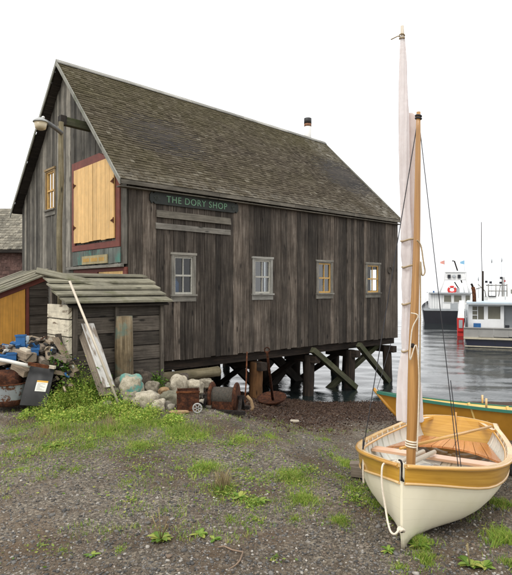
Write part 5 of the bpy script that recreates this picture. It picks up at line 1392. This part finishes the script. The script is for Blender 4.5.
mb = MB(); mb.lathe((-.40, -.12, .08), [(.03, 0), (.085, .005), (.085, .03), (.03, .035)], 16, (.25, -1, 0)); mb.build('gear_wheel', M['iron'], wn)
p = G(197.5, 413)+V((0, -.02, .08)); mb = MB()
mb.tube([p+V((.068*math.cos(i), .0, .072*math.sin(i))) for i in np.linspace(0, 2*PI, 21)], .014, 7)
for an in range(3): mb.bar(p+V((.06*math.cos(an*1.05), 0, .06*math.sin(an*1.05))), p-V((.06*math.cos(an*1.05), 0, .06*math.sin(an*1.05))), .016, .016, (0, 1, 0))
single('hand_wheel', mb, M['steel'], p-V((0, 0, .08)), 'small pale spoked wheel leaning on the rusty box corner', 'wheel')
mb = MB(); a, b = W(244, 412, 9.6), W(247, 352, 10.3); mb.tube([a, a.lerp(b, .5)+V((.012, 0, 0)), b], .014, 7); single('iron_rod', mb, M['rustbright'], a, 'thin rusty rod standing beside the winch', 'rod')
mb = MB(); a = W(247, 396, 9.8); mb.tube([a, a+V((.07, .02, -.08)), a+V((.11, .03, -.22)), a+V((.08, .02, -.27))], .03, 8); single('yellow_float', mb, M['rock_tan'], a-V((0, 0, .28)), 'mustard coloured scrap hanging right of the winch', 'scrap')
# mushroom anchor
p = G(272, 405)+V((0, 0, .15)); an_ = thing('mushroom_anchor', p, 'big rusty mushroom anchor with long shank below the brown pile', 'anchor')
mb = MB(); ax = V((-.10, -.20, 1)).normalized()
mb.lathe(p+V((.0, 0, -.03)), [(.05, -.10), (.2, -.06), (.30, .0), (.345, .06), (.335, .075), (.27, .035), (.15, .01), (.05, .0), (.03, .02)], 32, ax); mb.build('cup', M['rust'], an_)
mb = MB(); q = W(267, 352, 10.6); mb.tube([p+V((.02, 0, -.03)), p.lerp(q, .5)+V((.012, 0, 0)), q], [.032, .026, .024], 9); mb.tube([q+V((.05*math.cos(i), 0, .05*math.sin(i)+.04)) for i in np.linspace(0, 2*PI, 15)], .014, 6); mb.build('shank', M['rust'], an_)
mb = MB(); c = P(9.2, -.035, 2.55); mb.tube([c+E1*.10*math.cos(i)+V((0, 0, .10*math.sin(i)))-E2*.02 for i in np.linspace(0, 14, 60)], .014, 6); single('rope_loop', mb, M['cable'], c-V((0, 0, .1)), 'small coil of dark rope hung near the far right end of the shop wall', 'rope')
mb = MB(); a = P(9.25, -.05, .2); mb.tube([a, a.lerp(W(372, 405, 15.4), .5)+V((0, 0, -.05)), W(372, 405, 15.4)], .009, 6); single('mooring_line', mb, M['darkrope'], a, 'thin dark line hanging from the shop corner to the water', 'rope')
mb = MB(); pts = [G(218, 549.5), G(224, 549), G(232, 552), G(243, 556), G(240, 563), G(236, 568), G(229, 571)]
mb.tube([p+V((0, 0, .012+.01*(i % 2))) for i, p in enumerate(pts)], [.005, .007, .006, .006, .007, .005, .003], 6); single('bent_twig', mb, M['twig'], pts[0], 'bent pinkish twig lying on the foreground gravel', 'twig')

# blue jug and pale bottle on window sills inside the shop
mb = MB(); c = P(1.24, .16, 1.88); mb.lathe(c, [(.07, 0), (.09, .02), (.09, .22), (.05, .28), (.05, .32)], 16); single('blue_jug', mb, M['bluepl'], c, 'blue jug behind the lower left pane of the first side window', 'jug')
mb = MB(); c = P(6.12, .10, 1.9); mb.lathe(c, [(.06, 0), (.07, .03), (.05, .12), (.02, .16)], 14); single('orange_buoy', mb, M['labelor'], c, 'small orange buoy on the sill of the third side window', 'buoy')

# ------------------------------------------------------------------ plants
def blades(name, pts, hts, wid, mat, lean=.5, kind='stuff'):
    n = len(pts); pts = np.array(pts, float); hts = np.array(hts)[:, None]
    a = rng.uniform(0, 2*PI, n); d = np.stack([np.cos(a), np.sin(a), np.zeros(n)], 1); b = rng.uniform(0, 2*PI, n); l = np.stack([np.cos(b), np.sin(b), np.zeros(n)], 1)*rng.uniform(.1, lean, n)[:, None]*hts
    w = (wid*rng.uniform(.6, 1.3, n))[:, None]*d; up = np.array([[0, 0, 1.0]])
    v = np.stack([pts-w, pts+w, pts+l*.35+up*hts*.6+w*.7, pts+l*.35+up*hts*.6-w*.7, pts+l+up*hts*.93], 1).reshape(-1, 3)
    i = np.arange(n)*5
    q = np.stack([i, i+1, i+2, i+3], 1); t_ = np.stack([i+3, i+2, i+4], 1)
    o = np_mesh(name, v, q, t_, mat); o['kind'] = kind; return o
def leafcloud(name, pts, size, mat, flatness=.5):
    n = len(pts); pts = np.array(pts, float)
    u = rng.normal(size=(n, 3)); u[:, 2] *= flatness; u /= np.linalg.norm(u, axis=1)[:, None]
    w = np.cross(u, rng.normal(size=(n, 3))*np.array([[.5, .5, 1]])); w /= np.linalg.norm(w, axis=1)[:, None]
    s = (size*rng.uniform(.5, 1.4, n))[:, None]
    v = np.stack([pts, pts+u*s*.5+w*s*.27, pts+u*s, pts+u*s*.5-w*s*.27], 1).reshape(-1, 3)
    i = np.arange(n)*4; o = np_mesh(name, v, np.stack([i, i+1, i+2, i+3], 1), None, mat); o['kind'] = 'stuff'; return o
def patch(u, v, ru, n, squash=.9, out=None):       # random ground points in an uneven patch centred where (u,v) meets the ground
    c = G(u, v); r = ru*c.y/FPX; res = []; ph = U(0, 6)
    while len(res) < n:
        a = U(0, 2*PI); k = abs(random.gauss(0, .55))*(1+.35*math.sin(3*a+ph)+.25*math.sin(5*a+2*ph))
        x, y = c.x+math.cos(a)*r*k, c.y+math.sin(a)*r*k*squash*1.5
        res.append((x, y, gz(x, y)-.004))
    return res
gp, gh = [], []
for u, v, ru, n, h in [(292, 478, 20, 2600, .075), (303, 500, 17, 1700, .07), (340, 521, 11, 800, .06), (205, 468, 16, 1500, .085), (222, 490, 16, 900, .07), (255, 504, 12, 600, .06), (352, 466, 16, 1700, .10), (505, 540, 16, 1500, .13), (508, 470, 12, 1200, .2), (420, 545, 11, 900, .11), (425, 560, 10, 600, .09), (378, 505, 16, 900, .06), (355, 490, 14, 600, .05), (140, 447, 18, 1300, .09), (180, 432, 22, 2200, .12), (200, 437, 12, 900, .10), (90, 447, 22, 900, .07), (50, 448, 22, 900, .07), (14, 432, 20, 700, .06), (20, 470, 14, 300, .05), (240, 440, 18, 800, .08), (270, 437, 12, 500, .06), (120, 550, 8, 120, .04), (62, 552, 8, 120, .04), (230, 520, 10, 240, .05), (295, 520, 10, 260, .05), (325, 440, 10, 250, .06), (75, 470, 12, 240, .05), (130, 482, 14, 220, .05), (10, 455, 10, 240, .06), (110, 430, 40, 2600, .12), (60, 428, 36, 2000, .11), (155, 424, 22, 1400, .12), (135, 418, 14, 900, .14), (400, 570, 10, 220, .06), (500, 505, 12, 700, .1), (512, 565, 10, 400, .08), (340, 478, 20, 420, .05), (240, 470, 16, 300, .05)]:
    p = patch(u, v, ru*1.25, int(n*1.5)); gp += p; gh += [h*.48*U(.3, 1.35) for _ in p]
# thin scatter of single blades and small leaves over the whole yard
for _ in range(2600):
    y = 4.2*(9.6/4.2)**random.random(); x = U(-.6, .45)*y
    if mnoise.noise((x*.8, y*.8, 2))+mnoise.noise((x*2.5, y*2.5, 7))*.5 < .12-.04*(y-4): continue
    for k in range(random.randint(3, 9)):
        px_, py_ = x+U(-.04, .04), y+U(-.04, .04); gp.append((px_, py_, gz(px_, py_)-.003)); gh.append(U(.015, .06))
blades('grass', gp, gh, .0028, M['grass'], .9)
# yellow-green weeds banked against the rubble and shed
wp = []; sp_ = []; sh = []
def weedmass(u, v, ru, hmax, n, depth=.45):
    c = G(u, v); r = ru*c.y/FPX
    for _ in range(n):
        a = U(0, 2*PI); k = math.sqrt(U(0, 1)); x, y = c.x+math.cos(a)*r*k, c.y+math.sin(a)*depth*k; h = hmax*(1-.7*k*k)*random.choice((U(.25, .7), U(.5, 1), U(.8, 1.3)))
        g0 = gz(x, y); sp_.append((x, y, g0)); sh.append(h)
        for q in range(6):
            t_ = U(.1, 1.15); wp.append((x+U(-.05, .05), y+U(-.05, .05), g0+h*t_))
for a in [(78, 406, 22, .62, 620), (62, 408, 16, .42, 380), (95, 402, 14, .52, 330), (52, 413, 12, .26, 200), (112, 408, 13, .34, 260), (88, 396, 12, .62, 260), (128, 411, 12, .24, 240), (150, 416, 10, .18, 150), (35, 413, 12, .12, 120), (100, 416, 30, .20, 360, .3), (70, 419, 30, .16, 300, .3), (172, 422, 12, .16, 160, .3), (135, 420, 16, .15, 200, .3)]: weedmass(*a)
leafcloud('weeds', wp, .034, M['weed'])
blades('weed_stalks', sp_, sh, .004, M['weed'], .35)
dp = []
for u, v, d, r, h, n in ((158, 385, 9.95, .16, .28, 420), (72, 394, 9.0, .2, .5, 420), (98, 394, 9.1, .18, .45, 300), (50, 340, 9.6, .12, .0, 0), (64, 364, 8.9, .10, .30, 160), (51, 363, 8.85, .05, .18, 60)):
    c = W(u, v, d)
    for _ in range(n): dp.append((c.x+random.gauss(0, r*.5), c.y+random.gauss(0, r*.5), c.z+random.gauss(0, h*.4)))
leafcloud('weed_leaves', dp, .055, M['darkweed'])
# ground-hugging leaf litter of small weeds
lp_ = []
for u, v, ru, n in [(205, 470, 20, 260), (250, 502, 18, 240), (140, 448, 24, 300), (60, 445, 40, 420), (180, 436, 26, 340), (355, 500, 22, 300), (395, 520, 16, 140), (225, 492, 22, 320), (15, 440, 20, 160), (250, 455, 22, 160), (500, 535, 14, 160), (330, 455, 20, 120), (60, 470, 40, 160), (290, 480, 24, 200), (500, 470, 10, 200), (120, 425, 50, 900), (40, 425, 30, 400), (180, 440, 40, 700), (90, 440, 60, 800), (230, 445, 30, 300), (30, 455, 40, 300), (140, 470, 60, 300), (310, 470, 40, 250), (250, 480, 40, 250), (370, 490, 20, 200), (255, 520, 16, 80), (130, 500, 40, 90), (275, 560, 16, 30), (40, 548, 30, 60)]:
    lp_ += [(x, y, z+U(.005, .03)) for x, y, z in patch(u, v, ru, n)]
leafcloud('ground_cover', lp_, .028, M['broadleaf'], .25)
blades('dry_stalks', patch(222, 486, 10, 130)+patch(45, 436, 26, 90)+patch(110, 425, 30, 120), [U(.08, .22) for _ in range(340)], .003, M['drygrass'], .5)
# countable little plants
def rosette(u, v, n, ln, wd, label, stalks=0, up=.5, mat='broadleaf', name='weed_plant'):
    c = G(u, v); pr = thing(name, c, label, 'plant', 'single weeds on the gravel'); mb = MB()
    for k in range(n):
        a = 2*PI*k/n*2.4+U(-.3, .3); l = ln*U(.55, 1.1); r0 = U(.2, 1)*up; dv = V((math.cos(a), math.sin(a), 0)); sd = V((-dv.y, dv.x, 0)); w = wd*U(.7, 1.15)
        def fn(s, q):
            wid = w*math.sin(PI*min(1, s*.93+.07))**.8*(q*2-1)
            return c+dv*l*(s*(1-.25*r0))+sd*wid+V((0, 0, .006+l*r0*(s-.62*s*s*1.25)+abs(q-.5)*w*.5))
        mb.grid(fn, 6, 2)
    mb.build('leaves', M[mat], pr)
    if stalks:
        mb = MB()
        for k in range(stalks):
            a = U(0, 6.28); h = U(.12, .24); t0 = V((math.cos(a)*.03, math.sin(a)*.03, 0)); mb.tube([c, c+t0+V((0, 0, h*.5)), c+t0*2.4+V((0, 0, h))], [.003, .003, .006], 5)
        mb.build('flower_stalks', M['drygrass'], pr)
rosette(161, 541, 20, .13, .026, 'broad leaved plantain with brown seed stalks alone on the foreground gravel', 7, .9)
rosette(200, 536, 12, .10, .02, 'small sprawling weed right of the plantain on the gravel')
rosette(214, 541, 7, .07, .015, 'tiny weed close to the bent twig')
rosette(470, 567, 18, .12, .024, 'leafy weed on bare gravel at the bottom right below the white boat', 2, .9)
rosette(484, 569, 14, .10, .02, 'leafy weed right of the largest one under the white boat', 0, .8)
rosette(388, 553, 12, .10, .012, 'thin leaved weed left of the white boat stem', 0, .9)
rosette(240, 498, 16, .13, .02, 'pale green weed beside the dry grass tuft', 0, .6)
rosette(222, 493, 12, .12, .02, 'yellowing weed at the foot of the dry grass tuft', 5, .5)
rosette(260, 502, 14, .11, .02, 'low weed between the two grass patches in the middle of the yard', 0, .5)
rosette(420, 548, 12, .12, .012, 'narrow leaved weed touching the stem of the white boat', 0, 1.1)
rosette(52, 447, 14, .13, .022, 'round clump of leafy weed on the left gravel', 0, .6)
rosette(92, 556, 8, .07, .013, 'small low weed alone at the lower left', 0, .3)

# gravel stones and seaweed
def stones(n, ymin, ymax, smin, smax, pw):
    y = ymin*(ymax/ymin)**rng.random(n); x = rng.uniform(-.68, .68, n)*y+rng.normal(0, .2, n)
    ico = bmesh.new(); bmesh.ops.create_icosphere(ico, subdivisions=1, radius=1)
    bv = np.array([v.co[:] for v in ico.verts]); bf = np.array([[v.index for v in f.verts] for f in ico.faces]); ico.free()
    s = smin*(smax/smin)**(rng.random(n)**pw)
    z = np.array([gz(a, b) for a, b in zip(x, y)])
    keep = z > -.9; x, y, z, s = x[keep], y[keep], z[keep], s[keep]; n = len(x)
    sc = np.stack([s*rng.uniform(.7, 1.3, n), s*rng.uniform(.7, 1.3, n), s*rng.uniform(.4, .8, n)], 1)
    a = rng.uniform(0, 6.28, n); ca, sa = np.cos(a), np.sin(a)
    jit = 1+rng.normal(0, .24, (n, len(bv), 1))
    q = bv[None]*jit*sc[:, None, :]
    v = np.stack([q[..., 0]*ca[:, None]-q[..., 1]*sa[:, None]+x[:, None], q[..., 0]*sa[:, None]+q[..., 1]*ca[:, None]+y[:, None], q[..., 2]+(z+s*.15)[:, None]], -1).reshape(-1, 3)
    f = (bf[None]+np.arange(n)[:, None, None]*len(bv)).reshape(-1, 3)
    return v, f
v1, f1 = stones(62000, 3.2, 12, .0035, .015, 2.0)
v2, f2 = stones(700, 3.4, 12, .013, .03, 2.2)
o = np_mesh('gravel', np.concatenate([v1, v2]), None, np.concatenate([f1, f2+len(v1)]), M['pebble']); tag(o, kind='stuff')
kp = []
while len(kp) < 26000:
    x, y = U(-2.5, 5.5), U(6, 16); t_ = shore_t(x, y)
    if t_ < 1.02 and random.random() < wrack(x, y)*.9: kp.append((x, y, gz(x, y)+U(0, .02)))
o = leafcloud('seaweed', kp, .042, M['kelp'], .18)

# ------------------------------------------------------------------ light, sky, camera
w = bpy.data.worlds.new('World'); SC.world = w; w.use_nodes = True; nt = w.node_tree; nt.nodes.clear()
out = nt.nodes.new('ShaderNodeOutputWorld'); bg = nt.nodes.new('ShaderNodeBackground'); sky = nt.nodes.new('ShaderNodeTexSky')
sky.sky_type = 'NISHITA'; sky.sun_disc = False; sky.sun_elevation = R(52); sky.sun_rotation = R(215); sky.dust_density = 3; sky.air_density = 1
bw = nt.nodes.new('ShaderNodeRGBToBW'); nt.links.new(sky.outputs[0], bw.inputs[0])
mx = nt.nodes.new('ShaderNodeMix'); mx.data_type = 'RGBA'; mx.inputs[0].default_value = .86; mx.inputs[7].default_value = (14, 14.2, 14.4, 1)
nt.links.new(bw.outputs[0], mx.inputs[6]); nt.links.new(mx.outputs[2], bg.inputs[0]); bg.inputs[1].default_value = .12; nt.links.new(bg.outputs[0], out.inputs[0])
sl = bpy.data.lights.new('sun', 'SUN'); sl.energy = 1.7; sl.angle = R(25); sl.color = (1, .97, .92)
so = bpy.data.objects.new('sun', sl); COL.objects.link(so)
el, az_ = R(52), R(215)                            # azimuth from +Y clockwise: behind the viewer, to the left
dirv = V((math.sin(az_)*math.cos(el), math.cos(az_)*math.cos(el), math.sin(el))); so.rotation_euler = dirv.to_track_quat('Z', 'Y').to_euler(); so.location = dirv*40
cam = bpy.data.cameras.new('camera'); co = bpy.data.objects.new('camera', cam); COL.objects.link(co); SC.camera = co
co.location = (0, 0, CAMZ); co.rotation_euler = (R(90), 0, 0)
cam.sensor_fit = 'VERTICAL'; cam.sensor_height = 24; cam.lens = 24*FPX/575; cam.clip_end = 20000; cam.clip_start = .05
SC.view_settings.view_transform = 'Standard'; SC.view_settings.look = 'None'; SC.view_settings.exposure = 0; SC.view_settings.gamma = 1
SC.view_settings.use_curve_mapping = False
SC.render.engine = 'CYCLES'
SC.cycles.max_bounces = 8; SC.cycles.transparent_max_bounces = 12
try: SC.cycles.use_denoising = True
except Exception: pass
